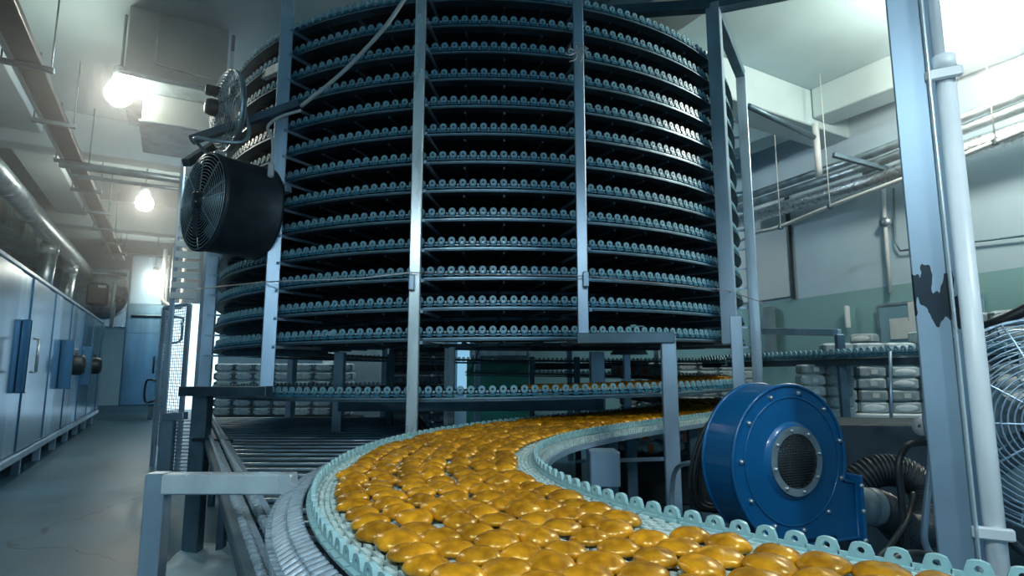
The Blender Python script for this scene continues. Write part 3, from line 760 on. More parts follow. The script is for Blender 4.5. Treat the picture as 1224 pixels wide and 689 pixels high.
# ------------------------------------------------------------------ oven line at the left
ov = thing('tunnel_oven', 'long stainless steel tunnel oven running down the left aisle', 'oven', st(11, -1.4, 0))
T0, T1 = -1.40, -3.0; ZB, ZT = .28, 2.22; S0, S1 = 4.6, 16.4
def obox(s0, s1, t0, t1, z0, z1, b=.01): return MB().rbox(st((s0+s1)/2, (t0+t1)/2, (z0+z1)/2), (abs(t1-t0), abs(s1-s0), z1-z0), b, RA)
part('body', obox(S0, S1, T0-.02, T1, ZB, ZT), 'oven_steel', ov)
part('base_plinth', obox(S0, S1, T0-.35, T1, .0, ZB, .02), 'pit_dark', ov)
part('bottom_rail', obox(S0, S1, T0+.05, T0-.03, ZB-.06, ZB+.02), 'steel', ov)
part('top_rail', obox(S0, S1, T0+.02, T0-.05, ZT-.005, ZT+.045), 'steel', ov)
ss = S0; k = 0
wid = [.95, .62, .50, .95, .62, .95, .55, .55, .95, .62, .95, .55, .95, .62, .95, .55]
while ss < S1-.2:
    w = min(wid[k % len(wid)], S1-ss); part('panel', obox(ss+.006, ss+w-.006, T0+.012+(.012 if k % 2 else 0), T0-.02, ZB+.03, ZT-.02, .006), 'oven_steel_pale' if k % 3 == 1 else 'oven_steel', ov)
    ss += w; k += 1
for s_ in (5.2, 6.4, 7.6, 8.8, 10, 11.2, 12.4, 13.6, 14.8, 16):
    part('foot', obox(s_, s_+.07, T0-.02, T0-.1, 0, ZB, .005), 'steel', ov)
def handle(s_, z0, z1):
    h = part('door_housing', obox(s_-.06, s_+.05, T0+.10, T0+.012, z0, z1, .01), 'oven_steel', ov)
    a = sub('door_slot', obox(s_+.055, s_+.24, T0+.06, T0+.012, z0+.06, z1-.12, .006), 'black_metal', h)
    m_ = MB().tube([st(s_-.04, T0+.17, z0+.22), st(s_-.04, T0+.17, z1-.2)], .014, 10)
    for z in (z0+.22, z1-.2): m_.tube([st(s_-.04, T0+.17, z), st(s_-.04, T0+.12, z)], .012, 8)
    sub('handle', m_, 'steel_bright', h)
handle(7.95, .95, 1.72)
def burner(s_):
    h = part('burner_bracket', obox(s_-.05, s_+.02, T0+.17, T0+.012, .92, 1.62, .01), 'oven_steel', ov)
    part('burner_motor', MB().lathe([(.02, 0), (.13, .01), (.15, .05), (.15, .22), (.11, .26), (.02, .27)], 20, st(s_+.35, T0+.02, 1.26), NX), 'black_metal', ov)
    sub('burner_head', obox(s_+.1, s_+.6, T0+.16, T0+.012, 1.42, 1.50, .01), 'black_metal', h)
burner(10.6); burner(13.0)
# ductwork above the oven
dp = thing('extraction_pipe', 'long shiny steel extraction pipe above the oven', 'pipe', st(9, -2.0, 0))
part('pipe', MB().tube([st(5, -2.02, 3.55), st(12, -1.98, 3.55), st(17.5, -1.95, 3.55)], .15, 20), 'galv', dp)
for s_ in (6.5, 8.0, 9.5, 11, 12.5, 14): part('joint_band', MB().tube([st(s_, -2.01, 3.55), st(s_+.06, -2.01, 3.55)], .158, 20), 'steel_bright', dp)
for s_ in (13.1, 15.6):
    ri = part('riser', MB().tube([st(s_, -2.1, 2.2), st(s_, -2.02, 3.5)], .13, 18), 'galv', dp); sub('riser_collar', MB().tube([st(s_, -2.03, 3.25), st(s_, -2.03, 3.42)], .14, 18), 'steel_bright', ri)
ld = thing('upper_duct', 'boxy grey duct row with flanges on the left wall above the pipe', 'duct', st(9, -2.75, 3.7))
for k in range(9):
    s_ = 6+k*1.05
    du_ = part('duct_section', obox(s_, s_+1.0, -2.5, -2.95, 3.55, 4.02, .015), 'duct_grey', ld); sub('flange', obox(s_+.98, s_+1.05, -2.44, -3.0, 3.5, 4.07, .006), 'galv', du_)
# cable tray
ct = thing('cable_tray', 'dark cable tray hung from the ceiling along the left aisle', 'cable tray', st(9, -1.17, 3.7))
part('tray', obox(3.5, 16, -1.08, -1.26, 3.66, 3.72, .006), 'black_metal', ct)
part('tube_light_rail', obox(3.5, 16, -1.28, -1.32, 3.69, 3.74, .006), 'cable_white', ct)
for k in range(9):
    s_ = 4.5+k*1.3
    hb2 = part('hanger_bar', obox(s_, s_+.05, -1.0, -1.36, 3.62, 3.66, .004), 'steel_dark', ct)
    for t in (-1.02, -1.34): sub('hanger_rod', MB().tube([st(s_+.02, t, 3.64), st(s_+.02, t, CEIL)], .007, 6), 'steel_dark', hb2)
# end cabinet and burner unit
ec = thing('oven_end_cabinet', 'tall stainless cabinet at the far end of the oven', 'cabinet', st(17.2, -1.2, 0))
part('body', obox(16.6, 17.6, -.25, -1.0, .35, 3.95, .02), 'oven_steel', ec)
part('upper_door', obox(16.57, 16.6, -.30, -.96, 2.75, 3.9, .005), 'oven_steel_pale', ec)
part('middle_door', obox(16.57, 16.6, -.30, -.96, 2.05, 2.7, .005), 'oven_steel', ec)
ld_ = part('lower_door', obox(16.57, 16.6, -.30, -.96, .45, 1.98, .005), 'oven_steel', ec)
part('corner_post', obox(16.55, 16.65, -.20, -.26, .3, 4.0, .005), 'steel_bright', ec)
for s_ in (16.7, 17.5): part('foot', obox(s_, s_+.08, -.3, -.4, 0, .35, .004), 'steel_dark', ec)
part('side_box', obox(16.7, 17.3, -.24, -.05, .75, 1.65, .01), 'grey_cabinet', ec)
sub('handle', MB().tube([st(16.54, -.36, 1.1), st(16.54, -.36, 1.5)], .02, 8), 'black_metal', ld_)
bu = thing('burner_unit', 'round steel burner drum with dark motor box above the oven end', 'burner', st(17.8, -1.6, 2.2))
part('housing', obox(17.9, 18.8, -1.05, -3.2, 2.25, 3.75, .02), 'oven_steel_pale', bu)
part('drum', MB().lathe([(.02, -.02), (.52, 0), (.55, .04), (.55, .3)], 40, st(17.6, -1.6, 3.0), AX), 'galv', bu)
mb_ = part('motor_box', obox(17.2, 17.58, -1.46, -1.88, 2.75, 3.28, .04), 'screen_dark', bu)
sub('name_plate', obox(17.19, 17.21, -1.50, -1.66, 3.16, 3.22, .002), 'paper', mb_)
part('valve_pipe', MB().tube([st(17.2, -1.32, 2.2), st(17.2, -1.32, 3.6)], .045, 10), 'steel_bright', bu)
part('gauge', MB().lathe([(.001, .03), (.10, .03), (.11, .0), (.11, -.03)], 20, st(17.1, -1.18, 3.3), -AX), 'paper', bu)
part('valve', MB().lathe([(.05, 0), (.09, .02), (.09, .16), (.03, .18)], 14, st(17.1, -1.18, 2.85), -AX), 'black_metal', bu)
part('header_pipe', MB().tube([st(17.1, -2.9, 3.5), st(17.1, -1.1, 3.5)], .05, 10), 'steel_dark', bu)
# vertical pipes at the far end
for i, (u, v0, v1, Y) in enumerate(((186, 300, 365, 15.5), (200, 298, 345, 15.0), (196, 280, 300, 15.2))):
    pass
vp = thing('standpipes', 'pale vertical pipes joined by a bend at the end of the aisle', 'pipe', st(17.3, -.3, 0))
part('pipe', MB().tube(spline([st(16.4, -.3, 4.1), st(16.4, -.3, 3.0), st(16.4, -.18, 2.75), st(16.4, .02, 2.7), st(16.4, .12, 2.85), st(16.4, .12, 4.15)], 8), .05, 10), 'white_pipe', vp)
part('pipe', MB().tube([st(16.45, -.12, 3.0), st(16.45, -.12, 4.2)], .035, 8), 'white_pipe', vp)
part('end_cap', MB().lathe([(.001, .1), (.08, .06), (.09, 0), (.05, -.05)], 14, st(16.4, .12, 4.15)), 'cable_white', vp)
part('drop_pipe', MB().tube(spline([st(16.4, -.9, 2.45), st(16.4, .1, 2.45), st(16.4, .16, 2.3), st(16.4, .16, 1.9), st(16.4, -.05, 1.82)], 8), .03, 8), 'steel_dark', vp)
# mesh guard
wg = thing('wire_mesh_guard', 'wire mesh guard panel standing at the end of the aisle left of the tower', 'guard', st(9.6, .05, 0))
g0 = at(197, 372, 7.6); g1 = at(226, 372, 7.2); zb_, zt2 = .25, at(210, 366, 7.4).z
g = MB()
for k in range(13):
    p = g0.lerp(g1, k/12); g.tube([(p.x, p.y, zb_), (p.x, p.y, zt2)], .004, 5)
for k in range(46):
    z = zb_+(zt2-zb_)*k/45; g.tube([(g0.x, g0.y, z), (g1.x, g1.y, z)], .0035, 5)
part('mesh', g, 'steel', wg)
for p in (g0, g1): part('post', MB().rbox((p.x, p.y, zt2/2), (.05, .05, zt2), .004), 'steel', wg)
part('top_bar', MB().bar((g0.x, g0.y, zt2), (g1.x, g1.y, zt2), .04, .04), 'steel', wg)
part('handle', MB().tube(spline([(g0.x-.02, g0.y-.03, 1.05), (g0.x-.13, g0.y-.05, 1.05), (g0.x-.13, g0.y-.05, .8), (g0.x-.02, g0.y-.03, .8)], 4), .014, 8), 'black_metal', wg)
dd = MB().rbox(st(20.5, .55, 1.6), (1.4, .1, 3.2), .01, RA).build('door_1', 'daylight'); dd['kind'] = 'structure'
# louvred ladder-like conveyor left of tower
lc = thing('elevator_ladder', 'pale ladder-like slat elevator rising behind the tower left post', 'elevator', st(7.9, .5, 0))
e0 = at(222, 365, 6.4); e1 = at(232, 300, 6.4)
for k in range(16):
    z = 2.0+k*.115; x = -3.62+.0*k
    p = Vector((x+.006*k, 6.4, z)); part('slat', MB().rbox(p, (.26, .05, .07), .004, RZ(.2)), 'glass_blue', lc)
for dx in (-.15, .15):
    part('side_rail', MB().rbox((-3.58+dx, 6.42+dx*.2, 1.95), (.035, .06, 3.9), .004, RZ(.2)), 'steel', lc)

# ------------------------------------------------------------------ lamps
def lamp(s_, t_, z=3.62, label='', r=.085, bm='bulb', name='hall_lamp'):
    p = st(s_, t_, z)
    l = thing(name, label, 'lamp', p, 'bulb lamps hanging from the ceiling')
    part('bulb', MB().lathe([(.001, -r), (r*.5, -r*.87), (r*.87, -r*.5), (r, 0), (r*.87, r*.5), (r*.55, r*.9), (r*.45, r*1.3)], 16, p), bm, l)
    part('socket', MB().lathe([(r*.48, r*1.25), (r*.55, r*1.3), (r*.55, r*2.1), (r*.3, r*2.3)], 16, p, cap1=True), 'grey_cabinet', l)
    part('stem', MB().tube([p+Vector((0, 0, r*2.2)), Vector((p.x, p.y, CEIL))], .012, 8), 'grey_cabinet', l)
    return l
lamp(5.95, -.56, 3.60, 'glowing bulb lamp beside the grey box duct, nearest in the aisle', .11)
lamp(10.11, -.51, 3.66, 'glowing bulb lamp in the middle of the aisle below the cross pipe', .12)
lamp(16.2, -.47, 3.36, 'smallest glowing bulb lamp at the far end of the aisle', .12)
lamp(1.75, 5.05, 3.78, 'very bright bulb lamp at the upper right corner by the ceiling beam', .20)
lamp(7.6, 4.04, 4.0, 'added unseen bulb lighting the cabinet behind the spiral tower centre', .085, 'fill_bulb_cool')  # unseen lamp added to light the control cabinet front
lamp(8.3, 1.5, 4.0, 'added unseen bulb lighting the packs behind the left side of the tower', .085, 'fill_bulb_cool')  # unseen lamp added to brighten the far left packs
def pendant(x, y, z, label):  # unseen lamps added to light the belt and foreground
    l = thing('added_pendant', label, 'lamp', (x, y, z)); p = Vector((x, y, z)); r = .075
    part('bulb', MB().lathe([(.001, -r), (r*.5, -r*.87), (r*.87, -r*.5), (r, 0), (r*.87, r*.5), (r*.55, r*.9), (r*.45, r*1.3)], 16, p), 'fill_bulb_cool', l)
    part('lamp_shade', MB().lathe([(.21, -.035), (.205, -.03), (.14, .07), (.06, .12), (.05, .16), (.055, .165), (.148, .075), (.215, -.03), (.21, -.035)], 32, p), 'white_pipe', l)  # shade added to keep direct light off the upper tiers
    part('cord', MB().tube([p+Vector((0, 0, .15)), Vector((x, y, CEIL))], .008, 8), 'rubber', l)
pendant(.35, -.55, 2.75, 'added unseen pendant lamp over the belt just behind the camera')
pendant(1.75, .35, 2.75, 'added unseen pendant lamp over the belt to the right of the camera')
pendant(-.75, -.25, 2.75, 'added unseen pendant lamp over the belt to the left of the camera')

# ------------------------------------------------------------------ hung duct box top left
hd = thing('box_duct', 'large grey sheet metal duct box hanging from the ceiling at upper left', 'duct', st(6.3, -.1, 3.9))
part('upper_box', obox(5.75, 6.9, -.52, .26, 3.72, CEIL, .008), 'duct_grey', hd)
part('flange_strip', obox(5.72, 6.93, -.55, .29, 3.69, 3.73, .006), 'galv', hd)
part('lower_box', obox(6.0, 6.85, -.38, .22, 3.42, 3.69, .008), 'duct_grey', hd)
part('bottom_flange', obox(5.98, 6.87, -.40, .24, 3.40, 3.42, .004), 'galv', hd)
part('side_pole', MB().rbox(st(5.78, .30, 3.7), (.03, .03, 1.25), .004, RA), 'steel_dark', hd)
part('pole_sleeve', MB().rbox(st(5.76, .30, 4.0), (.035, .035, .3), .004, RA), 'paper', hd)
part('door_frame', MB().tube([st(5.745, -.3, CEIL), st(5.745, -.3, 3.86), st(5.745, .2, 3.82)], .008, 6), 'galv', hd)
tag(MB().tube([st(8.4, -1.3, 3.60), st(8.4, 1.2, 3.60)], .05, 12).build('cross_pipe', 'galv'), 'pale pipe crossing the aisle above the second lamp', 'pipe')
tag(MB().tube([st(8.45, -1.2, 3.49), st(8.45, 1.2, 3.49)], .025, 10).build('thin_cross_pipe', 'galv'), 'thin pipe below the pale cross pipe in the aisle', 'pipe')

# ------------------------------------------------------------------ right wall pipes
def wall_pipe(name, label, pts, r, m, hang=None):
    t = thing(name, label, 'pipe', pts[0])
    part('pipe', MB().tube(pts, r, 12), m, t)
    return t
def wp_(u, v, off):
    d = ray(u, v); o = Vector((0, 0, CZ)); k = ((rw(0, off)-o).dot(RWN))/d.dot(RWN); return o+d*k
wall_pipe('ceiling_pipe', 'upper of the two thick pale pipes running along the right wall', [wp_(880, 240, .5), wp_(1045, 183, .5), wp_(1300, 82, .5)], .045, 'galv')
wall_pipe('ceiling_pipe', 'second thick pale pipe just below the upper one along the right wall', [wp_(880, 250, .45), wp_(1045, 196, .45), wp_(1300, 98, .45)], .05, 'galv')
wall_pipe('foil_duct', 'crinkled foil-wrapped duct along the right wall below the pale pipes', [wp_(880, 266, .35), wp_(1045, 215, .35), wp_(1300, 130, .35)], .085, 'foil')
wall_pipe('brown_pipe', 'dull short pipe under the foil duct turning down', spline([wp_(1035, 205, .3), wp_(1060, 210, .3), wp_(1100, 200, .3)], 6), .05, 'steel_dark')
tpipe = wall_pipe('sprinkler_pipe', 'thin white pipe on hanger rods running diagonally along the right wall', spline([wp_(880, 290, .9), wp_(905, 278, .9), wp_(930, 272, .9), wp_(992, 247, .9), wp_(1085, 212, .9), wp_(1190, 170, .9), wp_(1300, 125, .9)], 6), .022, 'white_pipe')
for u, v in ((933, 272), (992, 247), (1085, 212), (1190, 170)):
    p = wp_(u, v, .9); hr_ = part('hanger_rod', MB().tube([p, (p.x, p.y, CEIL)], .006, 6), 'cable_white', tpipe); sub('clip', MB().rbox(p, (.05, .05, .05), .008), 'steel_dark', hr_)
tag(MB().bar(wp_(996, 185, .9), wp_(1070, 205, .3), .05, .05).build('pipe_bracket', 'steel_dark'), 'dark angle bracket carrying the pipes on the right wall', 'bracket')
wall_pipe('wall_conduit', 'white vertical conduit on the right wall above the notice board', [wp_(1056, 220, .06), wp_(1058, 265, .06), wp_(1064, 350, .06)], .022, 'white_pipe')
wall_pipe('wall_cable', 'thin grey bent cable on the wall beside the white conduit', [wp_(1068, 225, .05), wp_(1070, 290, .05), wp_(1076, 300, .05), wp_(1100, 297, .05), wp_(1224, 282, .05)], .010, 'steel_dark')
jb = tag(MB().lathe([(.001, .05), (.05, .05), (.06, 0)], 16, wp_(1060, 266, .05), RWN).build('junction_box', 'galv'), 'small round junction box on the white wall conduit', 'box')
tag(MB().tube([wp_(895, 127, 2.0), st(3.7, 6.0, 3.75)], .03, 10).build('beam_conduit', 'steel_dark'), 'dark conduit along the cross beam at upper right', 'conduit')
tag(MB().tube([st(3.7, 6.05, 3.92), st(3.7, 6.05, 3.3)], .035, 10).build('beam_hanger', 'white_pipe'), 'white vertical hanger below the end of the ceiling beam', 'pipe')
# notice board
nb = thing('notice_board', 'blue notice board with white papers on the green wall', 'notice board', wp_(1080, 390, .04))
a_ = wp_(1050, 366, .05); b_ = wp_(1175, 350, .05); zlo = 1.35
mid = (a_+b_)/2; mid.z = (a_.z+zlo)/2; wdt = (Vector((b_.x-a_.x, b_.y-a_.y, 0))).length
bo_ = part('board', MB().rbox(mid, (wdt, .03, a_.z-zlo), .004, RR), 'board_blue', nb)
part('board_frame', MB().bar(a_, (a_.x, a_.y, zlo), .03, .05), 'galv', nb); b2_ = Vector((b_.x, b_.y, a_.z)); part('board_frame', MB().bar(a_, b2_, .05, .03), 'galv', nb)
for u, v, w, h in ((1075, 393, .21, .22), (1097, 372, .2, .20), (1098, 396, .2, .22), (1122, 380, .2, .3)):
    p = wp_(u, v, .075); sub('paper_sheet', MB().rbox(p, (w, .006, h), .001, RR), 'paper', bo_)
sd = tag(MB().rbox(wp_(1013, 379, .08), (.035, .06, .26), .008, RR).build('soap_dispenser', 'paper'), 'narrow white holder on the green wall left of the notice board', 'holder')
tag(MB().rbox(wp_(921, 400, .1), (.12, .10, .75), .008, RR).build('wall_cabinet', 'grey_cabinet'), 'slim dark box on the green wall beside the tower post', 'box')

# ------------------------------------------------------------------ packs
pk = MB().rbox((0, 0, 0), (.30, .22, .125), .022)
pk_me = pk.mesh('pack_body', 'pack_paper')
def oval():
    m = MB(); n = 20; vs = []
    for k in range(n): a = 2*PI*k/n; vs.append((.11*math.cos(a), 0, .036*math.sin(a)))
    for k in range(n): a = 2*PI*k/n; vs.append((.085*math.cos(a), -.006, .024*math.sin(a)))
    m.add(vs, [(k, (k+1) % n, n+(k+1) % n, n+k) for k in range(n)]+[tuple(range(n, 2*n))], 0, True); return m
ov_me = oval().mesh('pack_oval', 'pack_oval')
mk = MB()
for x in (-.135, .135): mk.box((x, -.111, 0), (.022, .004, .09))
for x, z in ((-.11, .035), (-.112, -.035), (.11, .03), (.112, -.03)): mk.box((x, -.111, z), (.035, .004, .018))
mk_me = mk.mesh('print_marks', 'pack_mark')
lb_me = MB().box((0, 0, 0), (.07, .004, .05)).mesh('pack_label', 'paper')
ORD = ['first', 'second', 'third', 'fourth', 'fifth', 'sixth', 'seventh', 'eighth', 'ninth', 'tenth', 'eleventh', 'twelfth', 'thirteenth']
def pack(p, rot, label, group, style, sc=1.0):
    t = thing('wrapped_pack', label, 'pack', p, group); t.rotation_euler = (0, 0, rot); t.scale = (sc, sc, sc)
    place('body', pk_me, t)
    if style in (0, 2): place('oval_window', ov_me, t, (0, -.111, 0))
    if style in (1, 2): place('print_marks', mk_me, t)['kind'] = 'stuff'
    if style == 3: place('label_patch', lb_me, t, (.02, -.112, 0))
    return t
def stack(base, dx, ncol, nrow, dz, rot, desc, group, style, sc, jit=.03):
    """a wall of packs: ncol columns along dx, nrow high"""
    for c in range(ncol):
        nr = nrow[c] if isinstance(nrow, (list, tuple)) else nrow
        for k in range(nr):
            p = base+dx*(c+pr.uniform(-.03, .03))+Vector((0, 0, .0625*sc+k*dz))
            sty = style(c, k) if callable(style) else style
            pack(p, rot+pr.uniform(-jit, jit), '%s, %s row up, %s from left' % (desc, ORD[k], ORD[c]), group, sty, sc)
pr = random.Random(5)
RS = Vector((.985, -.17, 0))
base = at(1004, 493, 5.0)
tag(MB().rbox(base+RS*.48+Vector((0, .08, -.026)), (1.4, .46, .05), .01, RZ(-.17)).build('shelf_board', 'panel_white'), 'pale board under the stacked white packs behind the blower', 'board')
tag(MB().rbox(Vector((base.x+.48, base.y+.02, (base.z-.055)/2)), (1.34, .40, base.z-.055), .01, RZ(-.17)).build('storage_plinth', 'black_metal'), 'dark plinth under the board of stacked packs', 'plinth')
stack(base, RS*.240, 5, [6, 6, 6, 7, 7], .096, -.17, 'pale wrapped pack stacked behind the blower', 'packs stacked behind the blower', lambda c, k: 3 if (c in (0, 1) and k % 2) or (c+k) % 7 == 3 else 0, .75, .07)
b5 = at(972, 500, 4.7)
stack(b5, RS*.2, 2, [5, 6], .085, -.1, 'pale wrapped pack right of the tower post', 'packs beside the tower post', 3, .62, .1)
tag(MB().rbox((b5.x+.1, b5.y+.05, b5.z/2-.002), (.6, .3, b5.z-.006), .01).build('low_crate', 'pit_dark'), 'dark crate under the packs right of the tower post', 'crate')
b6 = rw(2.0, .3); q = wp_(1033, 405, .25); pack(q, -.9, 'lone wrinkled grey pack on the wall ledge below the notice board', 'lone pack', 0, .8)
b3 = wp_(1166, 420, .5); b3.z = .02
stack(b3, RWD*.33, 3, 13, .128, math.atan2(RWD.y, RWD.x), 'printed white pack at the right edge', 'packs stacked at the right edge', 2, 1.0)
b1 = at(268, 491, 8.6); b1.z = .54
stack(b1, Vector((.285, 0, 0)), 7, 6, .125, .05, 'printed white pack behind the left tower posts', 'packs behind the left tower posts', 1, .93)
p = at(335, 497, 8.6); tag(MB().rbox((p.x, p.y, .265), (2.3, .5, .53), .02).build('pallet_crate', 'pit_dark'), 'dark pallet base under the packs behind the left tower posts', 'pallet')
tag(MB().rbox(at(394, 452, 8.8), (.14, .3, 1.0), .01).build('pale_board', 'paper'), 'pale board standing at the right end of the far left packs', 'board')
b2 = at(752, 470, 7.6); b2.z = .54
stack(b2, Vector((.245, -.02, 0)), 7, 7, .107, -.1, 'printed grey pack behind the right tower posts', 'packs behind the right tower posts', 1, .80)
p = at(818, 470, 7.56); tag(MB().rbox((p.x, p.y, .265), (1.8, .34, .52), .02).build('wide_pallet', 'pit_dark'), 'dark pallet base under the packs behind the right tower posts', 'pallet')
# floor sacks with orange print seen under the belt
SK = ['leftmost in the lower row', 'middle of the lower row', 'rightmost in the lower row', 'leftmost in the upper row', 'second in the upper row', 'third in the upper row', 'rightmost in the upper row']
for i, (u, v) in enumerate(((752, 533), (775, 534), (800, 532), (742, 519), (768, 519), (795, 518), (818, 520))):
    p = at(u, v, 5.6); t = thing('flour_sack', 'white sack with orange print under the far belt, '+SK[i], 'sack', p, 'sacks on the floor under the belt')
    m = MB().rbox((0, 0, 0), (.22, .30, .11), .035); m.build('sack_body', 'pack_paper', t)
    MB().box((-.03+.02*(i % 3), -.152, 0), (.05, .004, .08)).build('orange_print', 'orange_print', t)
p = at(780, 541, 5.6); tag(MB().rbox((p.x, p.y, p.z/2), (1.0, .4, p.z), .02).build('sack_pallet', 'pit_dark'), 'dark pallet under the white sacks below the belt', 'pallet')
for i, (u, v) in enumerate(((745, 443), (760, 440), (776, 446))):
    p = at(u, v, 6.9); t = thing('printed_carton', 'small white carton with orange print between tower legs, %s from the left' % ORD[i], 'carton', p, 'cartons between the tower legs')
    MB().rbox((0, 0, 0), (.26, .2, .14), .01).build('carton_body', 'pack_paper', t); MB().box((-.07, -.102, 0), (.05, .004, .10)).build('orange_print', 'orange_print', t)
# centre background
gp = thing('control_cabinet', 'grey control cabinet with green lower doors behind the tower centre', 'cabinet', at(592, 470, 9.3))
gp.location.z = 0
p = at(595, 470, 9.3)
part('lower_body', MB().rbox((p.x, p.y+.2, .67), (.98, .4, 1.34), .01), 'green_panel', gp)
ub_ = part('upper_box', MB().rbox((p.x+.03, p.y+.15, 1.66), (.94, .5, .60), .015), 'grey_cabinet', gp)
sub('door_frame', MB().rbox((p.x+.03, p.y-.115, 1.66), (.84, .02, .50), .006), 'galv', ub_)
tag(MB().rbox((-2.0, 9.6, .9), (1.9, .4, 1.8), .02).build('back_machine', 'grey_cabinet'), 'dim grey machine body behind the tower between the far packs and centre', 'machine')
b4 = at(478, 470, 7.5); b4.z = .32
stack(b4, Vector((.27, 0, 0)), 3, 10, .115, 0, 'dim grey pack left of the control cabinet', 'packs left of the control cabinet', 3, .85)
tag(MB().rbox((b4.x+.27, b4.y, .155), (.9, .3, .31), .01).build('low_pallet', 'pit_dark'), 'dark pallet under the packs left of the control cabinet', 'pallet')
tag(MB().lathe([(.02, .16), (.10, .15), (.22, .02), (.23, 0)], 24, at(752, 424, 7.2)).build('lamp_shade', 'glass_blue'), 'pale blue bell-shaped shade hanging behind the tower leg', 'shade')

# ------------------------------------------------------------------ lower roller bed left
LZ = .72
rb_ = thing('roller_bed', 'lower conveyor bed of dark cross rods left of the golden buns', 'conveyor', (-1.5, 3.5, 0))
r0 = atz(252, 500, LZ); r1 = atz(350, 689, LZ); dr = (r1-r0)
def rx(y): return r0.x+dr.x*(y-r0.y)/dr.y
g0y = 1.2
for k in range(30):
    y = r0.y-.05-(k*.165)
    if y < 1.25: break
    xr = -.15 if y < 3.4 else -.15-(y-3.4)*.35
    part('rod', MB().tube([(rx(y)+.02, y, LZ), (xr, y+.03, LZ)], .009, 8), 'steel', rb_)
    part('slat', MB().rbox(((rx(y)+xr)/2, y-.08, LZ-.012), (xr-rx(y), .115, .012), .003), 'slat_teal', rb_)
dn = dr.normalized(); nside = Vector((dn.y, -dn.x, 0))
if nside.x > 0: nside = -nside
for off, w, h, m in ((.0, .03, .05, 'steel'), (.055, .02, .03, 'chain_grey'), (.10, .03, .04, 'steel_dark')):
    part('side_rail', MB().bar(r0+nside*off+Vector((0, 0, .02)), r1+dn*.6+nside*off+Vector((0, 0, .02)), w, h), m, rb_)
lk = MB().rbox((0, 0, 0), (.030, .024, .030), .005); ms = []; s = 0; L_ = dr.length+.5
while s < L_: ms.append(mat_at(r0+dn*s+nside*.025+Vector((0, 0, .045)), dn)); ms.append(mat_at(r0+dn*(s+.02)+nside*.078+Vector((0, 0, .035)), dn)); s += .045
o = part('roller_chain', MB().inst(lk, ms), 'chain_grey', rb_); o['kind'] = 'stuff'
part('pan', MB().add([(rx(5.6), 5.6, LZ-.16), (-.8, 5.6, LZ-.16), (.1, 1.2, LZ-.16), (rx(1.2), 1.2, LZ-.16)], [(0, 3, 2, 1)]).add([(rx(5.6), 5.6, LZ-.17), (-.8, 5.6, LZ-.17), (.1, 1.2, LZ-.17), (rx(1.2), 1.2, LZ-.17)], [(0, 1, 2, 3)]), 'green_panel', rb_)
part('inner_rail', MB().bar((-.9, 5.6, LZ+.03), (-.55, 4.0, LZ+.03), .04, .06), 'black_metal', rb_)
for y in (2.2, 4.0, 5.4): part('leg', MB().rbox((rx(y)+.03, y, LZ/2-.02), (.05, .05, LZ-.04), .004), 'steel_dark', rb_)
# foreground stand: bright crossbar with left leg
fs_ = thing('foreground_stand', 'bright steel stand with horizontal bar at the left of the bun belt', 'stand', (-1.05, 1.75, 0))
a_ = at(190, 578, 1.75); b_ = at(352, 578, 1.72)
part('crossbar', MB().bar(a_+Vector((.02, 0, 0)), b_, .05, .056), 'steel_bright', fs_)
part('leg', MB().rbox((a_.x, a_.y, (a_.z+.03)/2), (.056, .05, a_.z+.03), .004), 'steel', fs_)
# dark stand behind it
ds = thing('dark_stand', 'dark steel post and arm behind the bright foreground bar', 'stand', (-2.2, 3.95, 0))
p0 = atz(229, 668, 0); p1 = at(229, 468, p0.y); p2 = at(322, 468, 3.62)
part('post', MB().rbox((p0.x, p0.y, p1.z/2), (.10, .09, p1.z), .005), 'steel_dark', ds)
part('arm', MB().bar(p1+Vector((-.06, 0, 0)), p2, .06, .062), 'steel_dark', ds)
part('foot_plate', MB().rbox((p0.x, p0.y, .012), (.2, .18, .024), .005), 'steel_dark', ds)
p3 = at(255, 526, 3.4); part('stop_bar', MB().bar(at(232, 526, 3.9), at(276, 528, 3.7), .03, .02), 'black_metal', ds)
gs = thing('guard_frame', 'short grey frame with wire rungs left of the dark stand', 'frame', (-2.9, 4.9, 0))
p = at(203, 500, 4.9)
part('post', MB().rbox((p.x, p.y, p.z/2), (.09, .06, p.z), .004), 'steel', gs)
part('top_bar', MB().bar(at(196, 499, 4.9), at(222, 497, 4.8), .05, .06), 'steel', gs)
g = MB()
for k in range(20): z = .25+k*.028; g.tube([at(207, 520, 4.9)*1, at(224, 520, 4.85)*1], .004, 5) if False else g.tube([(p.x+.04, p.y, z), (p.x+.19, p.y-.03, z)], .005, 5)
part('rungs', g, 'steel', gs)
# sheet and rubbish under the bed
pl = MB(); n = 14; vs = []
for i in range(n+1):
    for j in range(n+1):
        x = -2.1+i*1.2/n; y = 2.6+j*1.6/n
        vs.append((x, y, .02+.05*abs(math.sin(i*.9+j*.4)*math.cos(j*.8-i*.3))))
fs2 = [(i*(n+1)+j, (i+1)*(n+1)+j, (i+1)*(n+1)+j+1, i*(n+1)+j+1) for i in range(n) for j in range(n)]
o = pl.add(vs, fs2, 0, True).build('plastic_sheet', 'glass_blue'); tag(o, 'crumpled pale plastic sheet on the floor under the roller bed', 'sheet')
sm = o.modifiers.new('thick', 'SOLIDIFY'); sm.thickness = .004

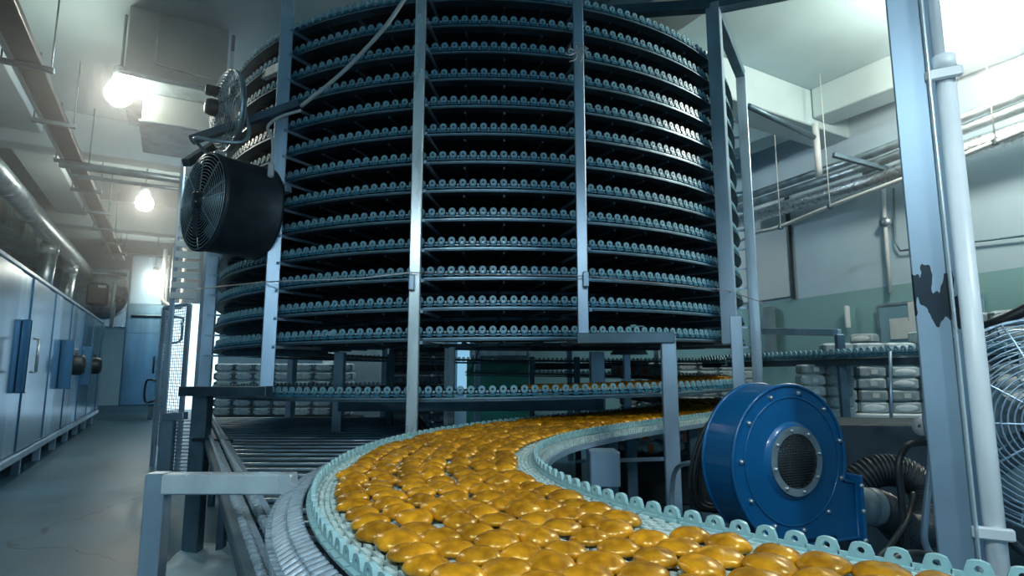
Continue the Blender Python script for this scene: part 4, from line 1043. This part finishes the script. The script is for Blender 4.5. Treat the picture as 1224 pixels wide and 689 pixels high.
# ------------------------------------------------------------------ cables on the tower
tag(MB().tube(spline([at(488, -8, 3.2), at(462, 30, 3.25), at(430, 66, 3.3), at(400, 95, 3.35), at(360, 127, 3.5)], 8), .012, 8).build('white_cable', 'cable_white'), 'white cable stretched diagonally across the upper left of the tower', 'cable')
wc = thing('plug_cable', 'white cable looping down the left tower post to a socket block', 'cable', at(325, 200, 3.5))
part('cable', MB().tube(spline([at(360, 132, 3.5), at(335, 140, 3.5), at(320, 152, 3.5), at(326, 168, 3.5), at(325, 195, 3.5)], 8), .010, 8), 'cable_white', wc)
part('socket_block', MB().rbox(at(324, 204, 3.5), (.035, .03, .09), .006), 'cable_white', wc)
wire = thing('tie_wire', 'thin wire tied round the front posts of the tower', 'wire', at(590, 330, 3.28))
part('strand', MB().tube([at(240, 345, 4.9), at(320, 337, 3.58), at(430, 333, 3.28), at(492, 326, 3.27)], .0045, 6), 'cable_white', wire)
part('strand', MB().tube([at(492, 326, 3.27), at(600, 329, 3.24), at(697, 330, 3.26), at(868, 347, 3.98), at(918, 364, 4.6)], .003, 6), 'wire_red', wire)
for u, v, Y in ((492, 338, 3.28), (700, 334, 3.27)): part('knot', MB().rbox(at(u, v, Y), (.035, .02, .09), .006), 'steel', wire)
kn = MB()
for k in range(7): a = k*.9; kn.tube(spline([at(690, 62, 3.27), at(690+9*math.cos(a), 62+9*math.sin(a), 3.22), at(690+14*math.cos(a+.5), 64+12*math.sin(a+.4), 3.2)], 4), .004, 5)
tag(kn.build('string_knot', 'cable_white'), 'frayed string knot tied on the upper right front post', 'string')

# ------------------------------------------------------------------ haze in the aisle and under the right ceiling
hm = bpy.data.materials.new('haze'); hm.use_nodes = True; nt = hm.node_tree; nt.nodes.clear(); M['haze'] = hm
o_ = nt.nodes.new('ShaderNodeOutputMaterial'); v_ = nt.nodes.new('ShaderNodeVolumeScatter'); v_.inputs['Density'].default_value = .05; v_.inputs['Anisotropy'].default_value = .65
v_.inputs['Color'].default_value = (.9, .96, 1, 1); nt.links.new(v_.outputs[0], o_.inputs['Volume'])
hz = MB().box(st(13.3, -1.5, 3.35), (3.9, 20, 1.9), RA).build('haze', 'haze'); hz['kind'] = 'stuff'; tag(hz, 'thin haze hanging in the air of the left aisle', 'haze')
hz = MB().box(st(1.2, 4.9, 3.3), (1.9, 3.6, 2.05), RA).build('haze', 'haze'); hz['kind'] = 'stuff'; tag(hz, 'thin haze around the bright lamp at the upper right', 'haze')
